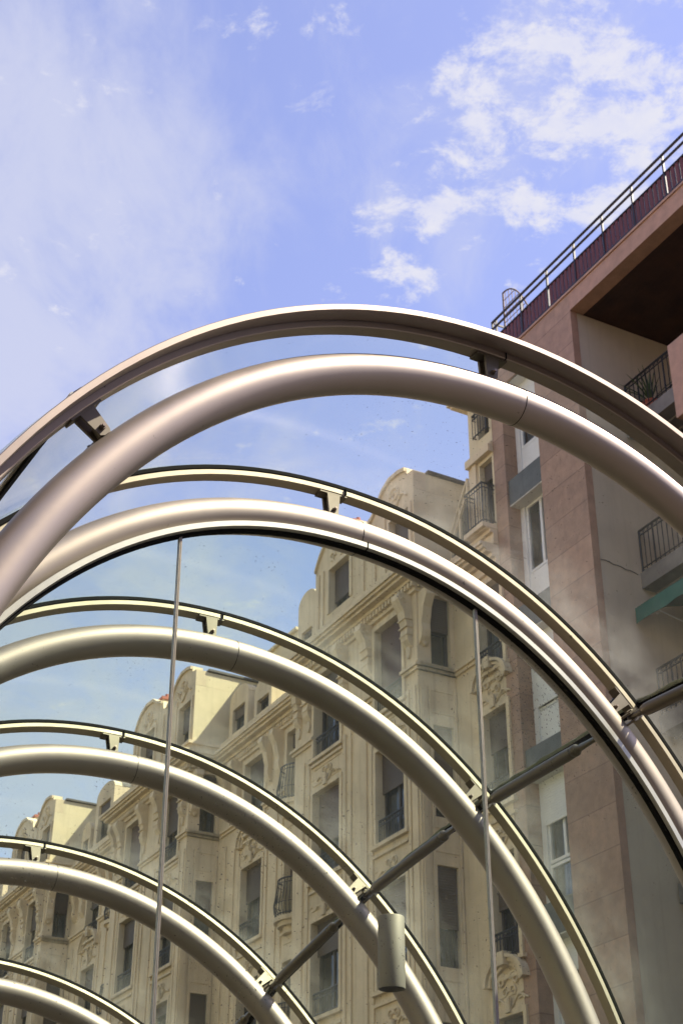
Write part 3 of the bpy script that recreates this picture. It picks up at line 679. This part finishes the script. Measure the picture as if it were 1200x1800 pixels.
CO = MB(); CO.box(S0 + .36, S3 - .01, -9, -.9, 0, S(18.1)); CO.box(SE, S0 + .3, -9, -4.41, 0, S(18.1)); link('building_core', CO, 'room', T)
FA_ = MB(); FA_.box(SE, S0 - .002, -.32, 0, S(SOF), S(TOPZ)); FA_.box(SE - .2, S3 + .02, -9, .03, S(TOPZ), S(TOPZ) + .05); link('roof_fascia', FA_, 'pink_plain', T)
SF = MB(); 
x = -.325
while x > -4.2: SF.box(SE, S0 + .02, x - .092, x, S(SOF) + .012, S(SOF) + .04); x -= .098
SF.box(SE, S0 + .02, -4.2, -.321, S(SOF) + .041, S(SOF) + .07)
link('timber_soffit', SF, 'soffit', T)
RS = MB(); RS.box(SE, S0, -9, -.35, S(SOF) + .08, S(TOPZ) - .01); link('roof_slab', RS, 'slab', T)
# roof terrace rail: burgundy slats, posts, two dark rails
PN = MB(); x = SE
while x < 21.1: PN.box(x, x + .082, -.03, -.006, S(TOPZ) + .13, S(TOPZ) + .62); x += .128
tr_ = link('slat_panel', PN, 'burgundy', T)
RB = MB(); x = SE
while x < 21.1: RB.box(x + .108, x + .126, -.05, -.03, S(TOPZ) + .12, S(TOPZ) + .66); x += .128
RB.box(SE, 21.1, -.056, .004, S(TOPZ) + .625, S(TOPZ) + .655); RB.box(SE, 21.1, -.056, .004, S(TOPZ) + .085, S(TOPZ) + .125)
RB.tube([V((SE, .0, S(19.76))), V((21.1, .0, S(19.76)))], .026, n=8); RB.tube([V((SE, .0, S(19.94))), V((21.1, .0, S(19.94)))], .028, n=8)
x = SE + .3
while x < 21.1: RB.box(x - .02, x + .02, -.03, .01, S(TOPZ) + .05, S(19.93)); x += .93
RB.box(21.08, 21.12, -.03, .01, S(TOPZ), S(19.95)); RB.box(21.09, 21.12, -3, -.03, S(19.92), S(19.96)); RB.box(21.09, 21.12, -3, -.03, S(19.0), S(19.04))
link('terrace_railing', RB, 'iron', T)
CL = MB(); x = SE + .3  # small white bits painted in as sun glints on the dark posts
while x < 21: CL.box(x - .009, x + .009, .011, .03, S(19.79), S(19.86)); x += .93
link('rail_glint', CL, 'white', T)
TW = MB(); a0, a1 = 20.02, 20.98
def tw(u, v_): return V((a0 + (a1 - a0) * u, -.25, S(19.55 + v_)))
TW.tube([tw(1, 0), tw(1, 1.22)], .022, n=6)
TW.tube([tw(1 - k / 12, 1.22 * (1 - (k / 12) ** 2.2)) for k in range(13)], .018, n=6)
for k in range(1, 8):
    h = 1.22 * (1 - (k / 8) ** 2.2); TW.tube([tw(1 - k / 8, 0), tw(1 - k / 8 + .04, h)], .008, n=4)
for k in range(1, 6):
    zz = .2 * k; e = 1 - (1 - zz / 1.22) ** (1 / 2.2) if zz < 1.22 else 1; TW.tube([tw(1, zz), tw(1 - max(.05, (1 - zz / 1.22) ** (1 / 2.2)), zz)], .008, n=4)
link('arched_trellis', TW, 'rust_iron', T)
# window band: slab edges, shutters and white windows
fw_ = lambda a, b, d: V((a, -.28 - d, S(b)))
rp = random.Random(3)
tops = [15.30 + 2.86 * k for k in (1, 0)] + [15.30 - 2.86 * k for k in range(1, 6)]
for i, t in enumerate(tops):
    sp = MB(); sp.box(S1 + .001, S2 - .001, -.30, -.05, S(t) + .0, S(t) + .56 if t + .56 < 18.16 else S(18.15)); link('slab_panel', sp, 'slate', T)
    li = MB(); li.box(S1 + .001, S2 - .001, -.62, -.06, S(t) - .02, S(t) - .001); link('lintel', li, 'blind_white', T)
    b0 = t - 2.30
    sf = (.55, .0, .96, .55, .38, .3, .3)[i % 7]
    if i == 0:  sf = .55
    sill = b0 + .78
    pm_ = MB(); fbox(pm_, fw_, S1 + .002, S2 - .002, b0 + .002, sill - .02, .05, .10); fbox(pm_, fw_, S1 + .05, S1 + .10, b0, sill - .03, .03, .05); fbox(pm_, fw_, S2 - .10, S2 - .05, b0, sill - .03, .03, .05)
    if i in (3, 4): 
        window(T, fw_, S1 + .10, S2 - .14, b0, sill - .03, depth=.08, frame='white', sf=0, mull=0, curtain=True, rnd=rp, name='lower_window')
    else: link('apron_panel', pm_, 'blind_white', T)
    window(T, fw_, S1 + .10, S2 - .14, sill, t - .02, depth=.09, frame='white', shut='blind_white', sf=sf, mull=1, rnd=rp)
    jm = MB(); jm.box(S2 - .139, S2 - .001, -.42, -.30, S(b0), S(t) - .021); jm.box(S1 + .001, S1 + .099, -.42, -.30, S(b0), S(t) - .021); jm.box(S1 + .001, S2 - .001, -.50, -.44, S(b0) - .26, S(t) - .03) if False else None
    link('window_jamb', jm, 'white', T)
# balconies of the loggia
def loggia_balcony(zt, a1, awn, x1=12.0):
    SL = MB(); y0 = -1.05
    SL.box(x1, a1, -4.19, y0, S(zt - 1.18), S(zt - .86)); 
    for k in range(9): SL.box(x1, a1, y0 - .35 - .33 * k, y0 - .30 - .33 * k, S(zt - 1.22), S(zt - 1.181))
    b = link('balcony', SL, 'slab', T)
    rl = railing(lambda a, bb, d: V((a, -d, S(bb))), x1, a1 - .04, zt - .82, zt, 1.09, step=.125, scrolls=True, r=.011)
    rl.tube([V((a1 - .04, -1.09, S(zt))), V((a1 - .04, -1.09, S(zt - .84)))], .02, n=6)
    link('railing', rl, 'iron', b)
for zt, a1 in ((16.93, 18.40), (13.73, 18.47), (10.94, 18.40), (8.05, 18.40), (5.2, 18.40)): loggia_balcony(zt, a1, None)
PB = MB(); PB.box(12.0, 15.9, -.30, .0, S(14.36), S(15.88)); PB.box(12.0, 15.88, -4.19, -.30, S(14.30), S(14.40)); link('granite_parapet', PB, 'pink_plain', T, bevel=.008)
# doors and shutters at the back of the loggia
for k in range(6):
    zt = 17.6 - 2.86 * k
    fbk = lambda a, b, d: V((a, -4.19 - d, S(b)))
    Dm = MB(); fbox(Dm, fbk, 15.2, 16.5, zt - 2.1, zt, -.06, -.005); link('balcony_shutter', Dm, 'blind_white', T)
# cables clipped along the loggia wall
CB = MB(); CB.tube([V((S0 - .002, -.17 - .09 * k, S(12.92 - .012 * k + (.02 if k % 3 else 0)))) for k in range(10)], .007, n=5)
link('wall_cable', CB, 'iron', T)

# green awning under the second balcony of the loggia
aw = thing('awning', 'green canvas awning with a straight valance under the iron balcony, right of the pink pier', 'awning', frame_at(15.2, 0, -.8))
A = MB(); x0, x1 = -3.0, 3.2
A.prism([(-.0, 12.05), (-.0, 12.075), (-1.2, 12.45), (-1.2, 12.425)], x0, x1, lambda u, v_, q: V((q, u, v_))); ca = link('canvas', A, 'green', aw)
A = MB(); n = 60
A.rings([[V((x0 + (x1 - x0) * k / n, .001, 12.07)), V((x0 + (x1 - x0) * k / n, .014, 12.07)), V((x0 + (x1 - x0) * k / n, .014 + .006 * sin(k * 1.3), 11.78 + .012 * sin(k * .8))), V((x0 + (x1 - x0) * k / n, .001 + .006 * sin(k * 1.3), 11.78 + .012 * sin(k * .8)))] for k in range(n + 1)]); link('valance', A, 'green', aw)
A = MB(); A.tube([V((x0, -.03, 12.06)), V((x1, -.03, 12.06))], .022); [A.tube([V((x, -.03, 12.05)), V((x, -1.15, 11.85))], .014, n=6) for x in (x0 + .2, 0, x1 - .25)]; link('awning_frame', A, 'white', aw)

# spiky plant on the top balcony
pl = thing('potted_plant', 'spiky green potted plant behind the top balcony railing, above the metal arch', 'plant', frame_at(18.02, 16.93 - .82, -1.40))
A = MB(); A.cyl((0, 0, -.04), (0, 0, .30), .12, .16, 14); A.cyl((0, 0, .30), (0, 0, .33), .18, .18, 14); link('pot', A, 'terracotta', pl)
A = MB(); rr = random.Random(5)
for k in range(34):
    a = rr.uniform(0, 2 * pi); tl = rr.uniform(.15, .95); ln = rr.uniform(.45, .8)
    pts = [V((cos(a) * ln * t * sin(tl) * (.7 + .5 * t), sin(a) * ln * t * sin(tl) * (.7 + .5 * t), .32 + ln * t * cos(tl) * 1.1 - .12 * t * t * tl)) for t in (0, .3, .6, .85, 1)]
    wd = V((-sin(a), cos(a), 0)) * .018; u = V((0, 0, .003)); ws = (.7, 1, .9, .5, .06)
    A.rings([[p - wd * q, p + u, p + wd * q, p - u] for p, q in zip(pts, ws)])
link('leaves', A, 'leaf', pl)

# ------------------------------------------------------------------ building across the street (behind the photographer, seen in reflections)
OT = thing('stone_building', 'pale stone building across the street, seen only as faint reflections in the lower right glass', 'building', frame_at(-25, GZ, 32.0))
A = MB(); fo = lambda a, b, d: V((a, d, b)); hl = [(2 + 3.4 * i, 3.2 + 3.4 * i, 1.2 + 3.1 * j, 3.2 + 3.1 * j) for i in range(26) for j in range(7)]
wall_sheet(A, fo, 0, 91, 0, 23, hl, .3); A.box(0, 91, .32, 9, 0, 23); A.box(-.3, 91.3, -.5, 9, 23, 23.5); link('wall', A, 'opp', OT)
A = MB(); [A.box(h[0], h[1], .28, .30, h[2], h[3]) for h in hl]; link('glazing', A, 'pane', OT)
A = MB(); [A.box(1.5, 90, -.9, -.001, .9 + 3.1 * j, 1.1 + 3.1 * j) for j in range(1, 6)]; link('balcony_slabs', A, 'blind_white', OT)

ET = thing('brick_building', 'brown brick building closing the street behind the photographer, outside the photo', 'building', frame_at(-30, GZ, 45.0))
A = MB(); fe = lambda a, b, d: V((0 - d, -a, b)); hl = [(2 + 3.2 * i, 3.3 + 3.2 * i, 1.2 + 3.1 * j, 3.0 + 3.1 * j) for i in range(16) for j in range(7)]
wall_sheet(A, fe, 0, 55, 0, 25, hl, .3); A.box(-8, -.32, -55, 0, 0, 25); A.box(-8, .4, -55.3, .3, 25, 25.6); link('wall', A, mat('brown_brick', (0.20, 0.13, 0.09), 0.85, noise_amt=0.2), ET)
A = MB(); [A.box(-.30, -.28, -h[1], -h[0], h[2], h[3]) for h in hl]; link('glazing', A, 'pane', ET)

# ------------------------------------------------------------------ the canopy
PSI = 0.5050; CC = 3.4620; RR = 3.4419; EE = 0.762; NN = 0.956
AX = V((-sin(PSI), cos(PSI), 0)); LAT = V((cos(PSI), sin(PSI), 0))
AU = [4.8935, 6.1448, 7.4014, 8.6946, 9.9678, 11.2245, 12.45]
AH = [0.674, 0.7278, 0.6935, 0.5336, 0.2413, -0.1998, -0.78]
AT = [-0.0302, 0.0589, 0.1568, 0.2505, 0.3311, 0.4052, 0.475]
TR = [0.094] + [0.1] * 6
PHS = 0.731
def up_i(i): return Z * cos(AT[i]) + AX * sin(AT[i])
def nn_i(i): return LAT.cross(up_i(i))               # plane normal; points along the tunnel, away from the camera
if nn_i(0).dot(AX) < 0:
    _nn = nn_i
    def nn_i(i): return -_nn(i)
def P2(phi, R=RR):
    s_, c_ = sin(phi), cos(phi)
    return R * EE * math.copysign(abs(s_) ** NN, s_), R * math.copysign(abs(c_) ** NN, c_)
def cen(i): return AX * AU[i] + LAT * CC + Z * AH[i]
def CP_(i, phi, dr=0.0, da=0.0):
    e = .03; a = P2(phi); b = P2(phi + e); c = P2(phi - e)
    tx, ty = b[0] - c[0], b[1] - c[1]; ln = sqrt(tx * tx + ty * ty); nx, ny = -ty / ln, tx / ln
    if nx * a[0] + ny * a[1] < 0: nx, ny = -nx, -ny
    return cen(i) + LAT * (a[0] + nx * dr) + up_i(i) * (a[1] + ny * dr) + nn_i(i) * da
def tang(i, phi): return (CP_(i, phi + .01) - CP_(i, phi - .01)).normalized()
def radv(i, phi): return (CP_(i, phi, .1) - CP_(i, phi)).normalized()
def phimax(i):
    p = .5
    while CP_(i, p).z > GZ - .15 and p < 2.7: p += .01
    return p
cb = cen(0); cmw = Matrix(((LAT.x, AX.x, 0, cb.x), (LAT.y, AX.y, 0, cb.y), (0, 0, 1, GZ), (0, 0, 0, 1)))
CN = thing('glass_canopy', 'arched metro entrance canopy of curved glass on champagne steel hoops, filling the foreground', 'glass canopy', cmw)
def sweep(i, prof, n=150, p0=None, p1=None):
    pm = phimax(i); p0 = -pm if p0 is None else p0; p1 = pm if p1 is None else p1
    mb = MB(); mb.rings([[CP_(i, p0 + (p1 - p0) * k / n, dr, da) for dr, da in prof] for k in range(n + 1)]); return mb
def rect(r0, r1, a0, a1, c=.004): return [(r0, a0 + c), (r0 + c, a0), (r1 - c, a0), (r1, a0 + c), (r1, a1 - c), (r1 - c, a1), (r0 + c, a1), (r0, a1 - c)]
RB0 = 0.238                           # underside of the glazing rail above the hoop's centre line
for i in range(7):
    pm = phimax(i); n = 170; r = TR[i]
    tb = MB(); tb.tube([CP_(i, -pm + 2 * pm * k / n) for k in range(n + 1)], r, n=40)
    t_ = link('steel_hoop', tb, 'tube', CN, smooth=True, world=True)
    jn = MB()
    for ph in (.045, ):
        jn.tube([CP_(i, ph), CP_(i, ph + .0012)], r + .0012, n=40)
    link('hoop_joint', jn, 'boltm', t_, world=False) if False else None
    jo = bpy.data.meshes.new('x'); bpy.data.meshes.remove(jo)
    jv = MB(); jv.v = [cmw.inverted() @ q for q in jn.v]; jv.f = jn.f; link('hoop_joint', jv, 'rubber', t_, smooth=True)
    if i == 0:
        rb = .222
        rl = sweep(i, rect(rb, rb + .048, -.045, .035)); r_ = link('glazing_rail', rl, 'lip', CN, smooth=True, world=True)
        l2 = sweep(i, [(rb + .030, -.052), (rb + .023, -.145), (rb + .026, -.150), (rb + .052, -.150), (rb + .056, -.146), (rb + .062, -.052)])
        lv = MB(); lv.v = [cmw.inverted() @ q for q in l2.v]; lv.f = l2.f; link('outer_lip', lv, 'lip', r_, smooth=True)
        l3 = sweep(i, rect(rb + .0485, rb + .064, -.048, .035)); lv = MB(); lv.v = [cmw.inverted() @ q for q in l3.v]; lv.f = l3.f; link('gasket', lv, 'rubber', r_)
    else:
        rb = RB0
        rl = sweep(i, rect(rb, rb + .035, -.037, .037)); r_ = link('glazing_rail', rl, 'rail', CN, smooth=True, world=True)
        l3 = sweep(i, rect(rb + .036, rb + .064, -.038, .038)); lv = MB(); lv.v = [cmw.inverted() @ q for q in l3.v]; lv.f = l3.f; link('gasket', lv, 'rubber', r_)
    # rail joint at the crown
    jr = MB(); jr.rings([[CP_(i, ph, dr, da) for dr, da in ((rb - .002, -.05), (rb + .046, -.05), (rb + .046, .04), (rb - .002, .04))] for ph in (.0165, .0178)])
    lv = MB(); lv.v = [cmw.inverted() @ q for q in jr.v]; lv.f = jr.f; link('rail_joint', lv, 'rubber', r_)
    # brackets between rail and hoop
    for ph in (-PHS - .013, -.004, PHS - .03):
        tg = tang(i, ph); rv = radv(i, ph); nv = nn_i(i)
        def BP(u, v_, q): return CP_(i, ph) + tg * u + rv * v_ + nv * q
        bm_ = MB(); bt = .088; tp_ = rb - .001
        bm_.prism([(-.085, tp_ - .010), (.085, tp_ - .010), (.085, tp_), (-.085, tp_)], -.034, .034, BP)
        bm_.prism([(-.040, tp_ - .0105), (.040, tp_ - .0105), (.026, bt + .012), (.014, bt + .002), (-.014, bt + .002), (-.030, bt + .012)], -.034, -.020, BP)
        bm_.prism([(-.040, tp_ - .0105), (.040, tp_ - .0105), (.026, bt + .012), (.014, bt + .002), (-.014, bt + .002), (-.030, bt + .012)], .020, .034, BP)
        bm_.prism([(-.024, bt - .012), (.034, bt - .012), (.030, bt + .040), (.012, bt + .056), (-.014, bt + .056)], -.016, .016, BP)
        b_ = link('bracket', bm_, 'castm' if ph > .3 else 'brack', CN, world=True)
        bo = MB(); bo.cyl(BP(0, bt + .034, -.050), BP(0, bt + .034, -.034), .013, .013, 6); bo.cyl(BP(0, bt + .034, -.062), BP(0, bt + .034, -.050), .008, .008, 10); bo.cyl(BP(0, bt + .034, -.034), BP(0, bt + .034, .050), .009, .009, 10)
        lv = MB(); lv.v = [cmw.inverted() @ q for q in bo.v]; lv.f = bo.f; link('bolt', lv, 'boltm', b_)
# struts from hoop to hoop
for i in range(6):
    for sg in (-1, 1):
        ph = sg * PHS; A0 = CP_(i + 1, ph, .118, -.085); A1 = CP_(i, ph, .095, .10); d_ = (A1 - A0).normalized(); LN = (A1 - A0).length
        rv = (radv(i, ph) - d_ * radv(i, ph).dot(d_)).normalized(); tv = d_.cross(rv)
        def RP(c, hw, ht): return [c + tv * (hw * cos(q)) + rv * (ht * sin(q)) for q in [2 * pi * k / 20 for k in range(20)]]
        pn = [(0, .012, .026), (.008, .015, .034), (.05, .016, .036), (.09, .019, .027), (.112, .019, .020), (.120, .029, .029), (.15, .036, .036), (.19, .038, .038)]
        sh = .14 if i != 1 else .18
        pf = [(0, .012, .026), (.05 + sh * .5, .016, .032), (.05 + sh, .018, .034), (.075 + sh, .021, .026), (.09 + sh, .020, .020), (.115 + sh, .021, .021), (.125 + sh, .030, .030), (.132 + sh, .036, .036), (.160 + sh, .037, .037), (.168 + sh, .031, .031), (.174 + sh, .031, .031), (.179 + sh, .036, .036), (.22 + sh, .038, .038)]
        st = MB(); rg = [RP(A0 + d_ * t, a, b) for t, a, b in pn] + [RP(A1 - d_ * t, a, b) for t, a, b in pf[::-1]]
        st.rings(rg)
        s_ = link('strut', st, 'castm', CN, smooth=True, world=True)
        fk = MB()
        for c, sgn, ii, dda in ((A0, 1, i + 1, -.085), (A1, -1, i, .10)):
            cc_ = c + d_ * (.022 * sgn)
            fk.cyl(cc_ - tv * .036, cc_ + tv * .036, .019, .019, 14)
            cb_ = CP_(ii, ph, .06, dda * .45)
            for q in (-.024, .024):
                a_ = c + d_ * (.06 * sgn) ; 
                pts = [c + d_ * (.05 * sgn) + rv * .030, c + d_ * (.05 * sgn) - rv * .030, cb_ - rv * .05 , cb_ + rv * .02]
                fk.add([p + tv * (q - .006) for p in pts] + [p + tv * (q + .006) for p in pts], [(0, 1, 2, 3), (7, 6, 5, 4), (0, 4, 5, 1), (1, 5, 6, 2), (2, 6, 7, 3), (3, 7, 4, 0)])
        lv = MB(); lv.v = [cmw.inverted() @ q for q in fk.v]; lv.f = fk.f; link('fork', lv, 'castm', s_)
# curved glass between the hoops, in three sheets a bay, and the sealed seams over the struts
GR = RB0 + .070
def GI(i): return GR if i else .222 + .068
for i in range(6):
    pmx = min(phimax(i), phimax(i + 1)) - .05
    ga = .0035
    for (p0, p1) in ((-pmx, -PHS - ga), (-PHS + ga, PHS - ga), (PHS + ga, pmx)):
        n = 70; m_ = 10; mb = MB()
        def gp(k, j, t):
            ph = p0 + (p1 - p0) * k / n; a = CP_(i, ph, GI(i) + t, -.01); b = CP_(i + 1, ph, GI(i + 1) + t, .01); f = j / m_; return a.lerp(b, f)
        lo = [[gp(k, j, 0) for j in range(m_ + 1)] for k in range(n + 1)]; hi = [[gp(k, j, .012) for j in range(m_ + 1)] for k in range(n + 1)]
        mb.rings([a + b[::-1] for a, b in zip(lo, hi)])
        go = link('curved_glass_pane', mb, 'roofglass', CN, smooth=True, world=True)
        at_ = go.data.attributes.new('edge_dirt', 'FLOAT', 'POINT')
        vals = []
        for k in range(n + 1):
            row = [max(0, (j / m_ - .45) / .55) ** 2.2 + .35 * max(0, 1 - j / m_ * 5) for j in range(m_ + 1)]; vals += row + row[::-1]
        at_.data.foreach_set('value', vals)
    for sg in (-1, 1):
        ph = sg * PHS
        def sp(f, dp, dr): 
            a = CP_(i, ph + dp, GI(i) + dr, -.02); b = CP_(i + 1, ph + dp, GI(i + 1) + dr, .02); return a.lerp(b, f)
        g_ = MB(); rr = random.Random(i * 7 + sg); n = 26
        g_.rings([[sp(k / n, -.0075 - rr.uniform(0, .0012), -.006), sp(k / n, .0075 + rr.uniform(0, .0012), -.006), sp(k / n, .0072, .016), sp(k / n, -.0072, .016)] for k in range(n + 1)])
        s_ = link('glass_seam', g_, 'rubber', CN, world=True)
        g_ = MB(); g_.rings([[sp(k / n, -.0125 - rr.uniform(0, .003), .0135), sp(k / n, -.0076, .0135), sp(k / n, -.0076, .020), sp(k / n, -.0125, .020)] for k in range(n + 1)])
        lv = MB(); lv.v = [cmw.inverted() @ q for q in g_.v]; lv.f = g_.f; link('sealant_bead', lv, 'seal', s_)
# glazed door screen in the plane of the second hoop
dr = sweep(1, [(-.082, -.100), (-.086, -.106), (-.116, -.106), (-.120, -.100), (-.120, -.030), (-.082, -.030)]); df_ = link('screen_frame', dr, 'bright', CN, smooth=True, world=True)
dk = sweep(1, [(-.1205, -.080), (-.133, -.076), (-.133, -.044), (-.1205, -.040)]); lv = MB(); lv.v = [cmw.inverted() @ q for q in dk.v]; lv.f = dk.f; link('gasket', lv, 'rubber', df_)
jr = MB(); jr.rings([[CP_(1, ph, dr_, da) for dr_, da in ((-.080, -.108), (-.122, -.108), (-.122, -.028), (-.080, -.028))] for ph in (.052, .0545)]); lv = MB(); lv.v = [cmw.inverted() @ q for q in jr.v]; lv.f = jr.f; link('rail_joint', lv, 'rubber', df_)
pm = phimax(1); inner = []
for k in range(401):
    q = CP_(1, -pm + 2 * pm * k / 400, -.126, 0) - cen(1); inner.append((q.dot(LAT), q.dot(up_i(1))))
zb = (GZ - cen(1).z) / up_i(1).z
def top_at(x):
    best = max((p for p in inner if abs(p[0] - x) < .03), key=lambda p: p[1]); return best[1]
gw = .007
def sx(k, v_): return (-.943 + .015 * (v_ - 3.045)) if k == 0 else (.861 + .0348 * (v_ - 3.045))   # the two glass joints, a touch off plumb
def seam_top(k):
    v_ = 3.0
    for _ in range(8): v_ = top_at(sx(k, v_))
    return v_
for side_ in range(3):
    poly = []
    tl = seam_top(0); tr2 = seam_top(1)
    for p in inner:
        if p[1] <= zb: continue
        if side_ == 0 and p[0] < sx(0, p[1]) - gw: poly.append(p)
        if side_ == 1 and sx(0, p[1]) + gw < p[0] < sx(1, p[1]) - gw: poly.append(p)
        if side_ == 2 and p[0] > sx(1, p[1]) + gw: poly.append(p)
    if side_ == 0: poly = poly + [(sx(0, tl) - gw, tl), (sx(0, zb) - gw, zb)]
    if side_ == 1: poly = [(sx(0, zb) + gw, zb), (sx(0, tl) + gw, tl)] + poly + [(sx(1, tr2) - gw, tr2), (sx(1, zb) - gw, zb)]
    if side_ == 2: poly = [(sx(1, zb) + gw, zb), (sx(1, tr2) + gw, tr2)] + poly
    mb = MB(); mb.prism(poly, -.066, -.054, lambda u, v_, q: cen(1) + LAT * u + up_i(1) * v_ + nn_i(1) * q)
    link('screen_pane', mb, 'doorglass', CN, world=True)
for k2 in (0, 1):
    mb = MB(); tt = seam_top(k2) + .02; n = 60; rr = random.Random(3 + k2)
    mb.rings([[cen(1) + LAT * (sx(k2, zb + (tt - zb) * k / n) + u) + up_i(1) * (zb + (tt - zb) * k / n) + nn_i(1) * q for u, q in ((-.0072 - rr.uniform(0, .0016), -.071), (.0072 + rr.uniform(0, .0016), -.071), (.0072, -.049), (-.0072, -.049))] for k in range(n + 1)])
    s_ = link('screen_seam', mb, 'seal', CN, world=True)
    mb = MB()
    for u in (-.003, .005): mb.rings([[cen(1) + LAT * (sx(k2, zb + (tt - zb) * k / 4) + u + uu) + up_i(1) * (zb + (tt - zb) * k / 4) + nn_i(1) * q for uu, q in ((-.0016, -.075), (.0016, -.075), (.0016, -.0735), (-.0016, -.0735))] for k in range(5)])
    lv = MB(); lv.v = [cmw.inverted() @ q for q in mb.v]; lv.f = mb.f; link('seam_groove', lv, 'boltm', s_)

# ------------------------------------------------------------------ cylinder lamp on the fourth hoop
def ray(x, y): return fw + RT * ((x - 600) / F_PX) + UP * ((900 - y) / F_PX)
LPOS = V(LAMP_P) if 'LAMP_P' in globals() else None
E_PHI = 0.86
pc = CP_(3, E_PHI)
dpt = pc.dot(fw) - .17
r0 = ray(687, 1612); top = r0 * (dpt / r0.dot(fw))
lamp = thing('cylinder_lamp', 'grey brown cylindrical downlight hanging from the fourth steel hoop at lower middle', 'lamp', Matrix.Translation(top))
rad = 23.5 / F_PX * dpt; hh = 120 / F_PX * dpt / cos(radians(15))
A = MB(); n = 40
def rg(r_, z_): return [V((r_ * cos(2 * pi * k / n), r_ * sin(2 * pi * k / n), z_)) for k in range(n)]
A.rings([rg(rad * .2, .0), rg(rad * .96, 0), rg(rad, -.006), rg(rad, -hh + .004), rg(rad * .985, -hh), rg(rad * .93, -hh), rg(rad * .92, -hh + .05), rg(rad * .5, -hh + .07)]); 
hs_ = link('housing', A, 'lampm', lamp, smooth=True)
A = MB(); A.rings([rg(rad * .9, -hh + .045), rg(rad * .6, -hh + .055), rg(rad * .55, -hh + .065)]); link('lens', A, 'rubber', hs_)
A = MB(); q0 = V((0, 0, -.30 * hh)); q1 = (pc - top); q1 = q1 - (q1 - q0).normalized() * .06; A.tube([q0, q1], .028, n=12); A.cyl(q1 - (q1 - q0).normalized() * .03, q1, .05, .05, 16); link('mounting_arm', A, 'lampm', lamp)
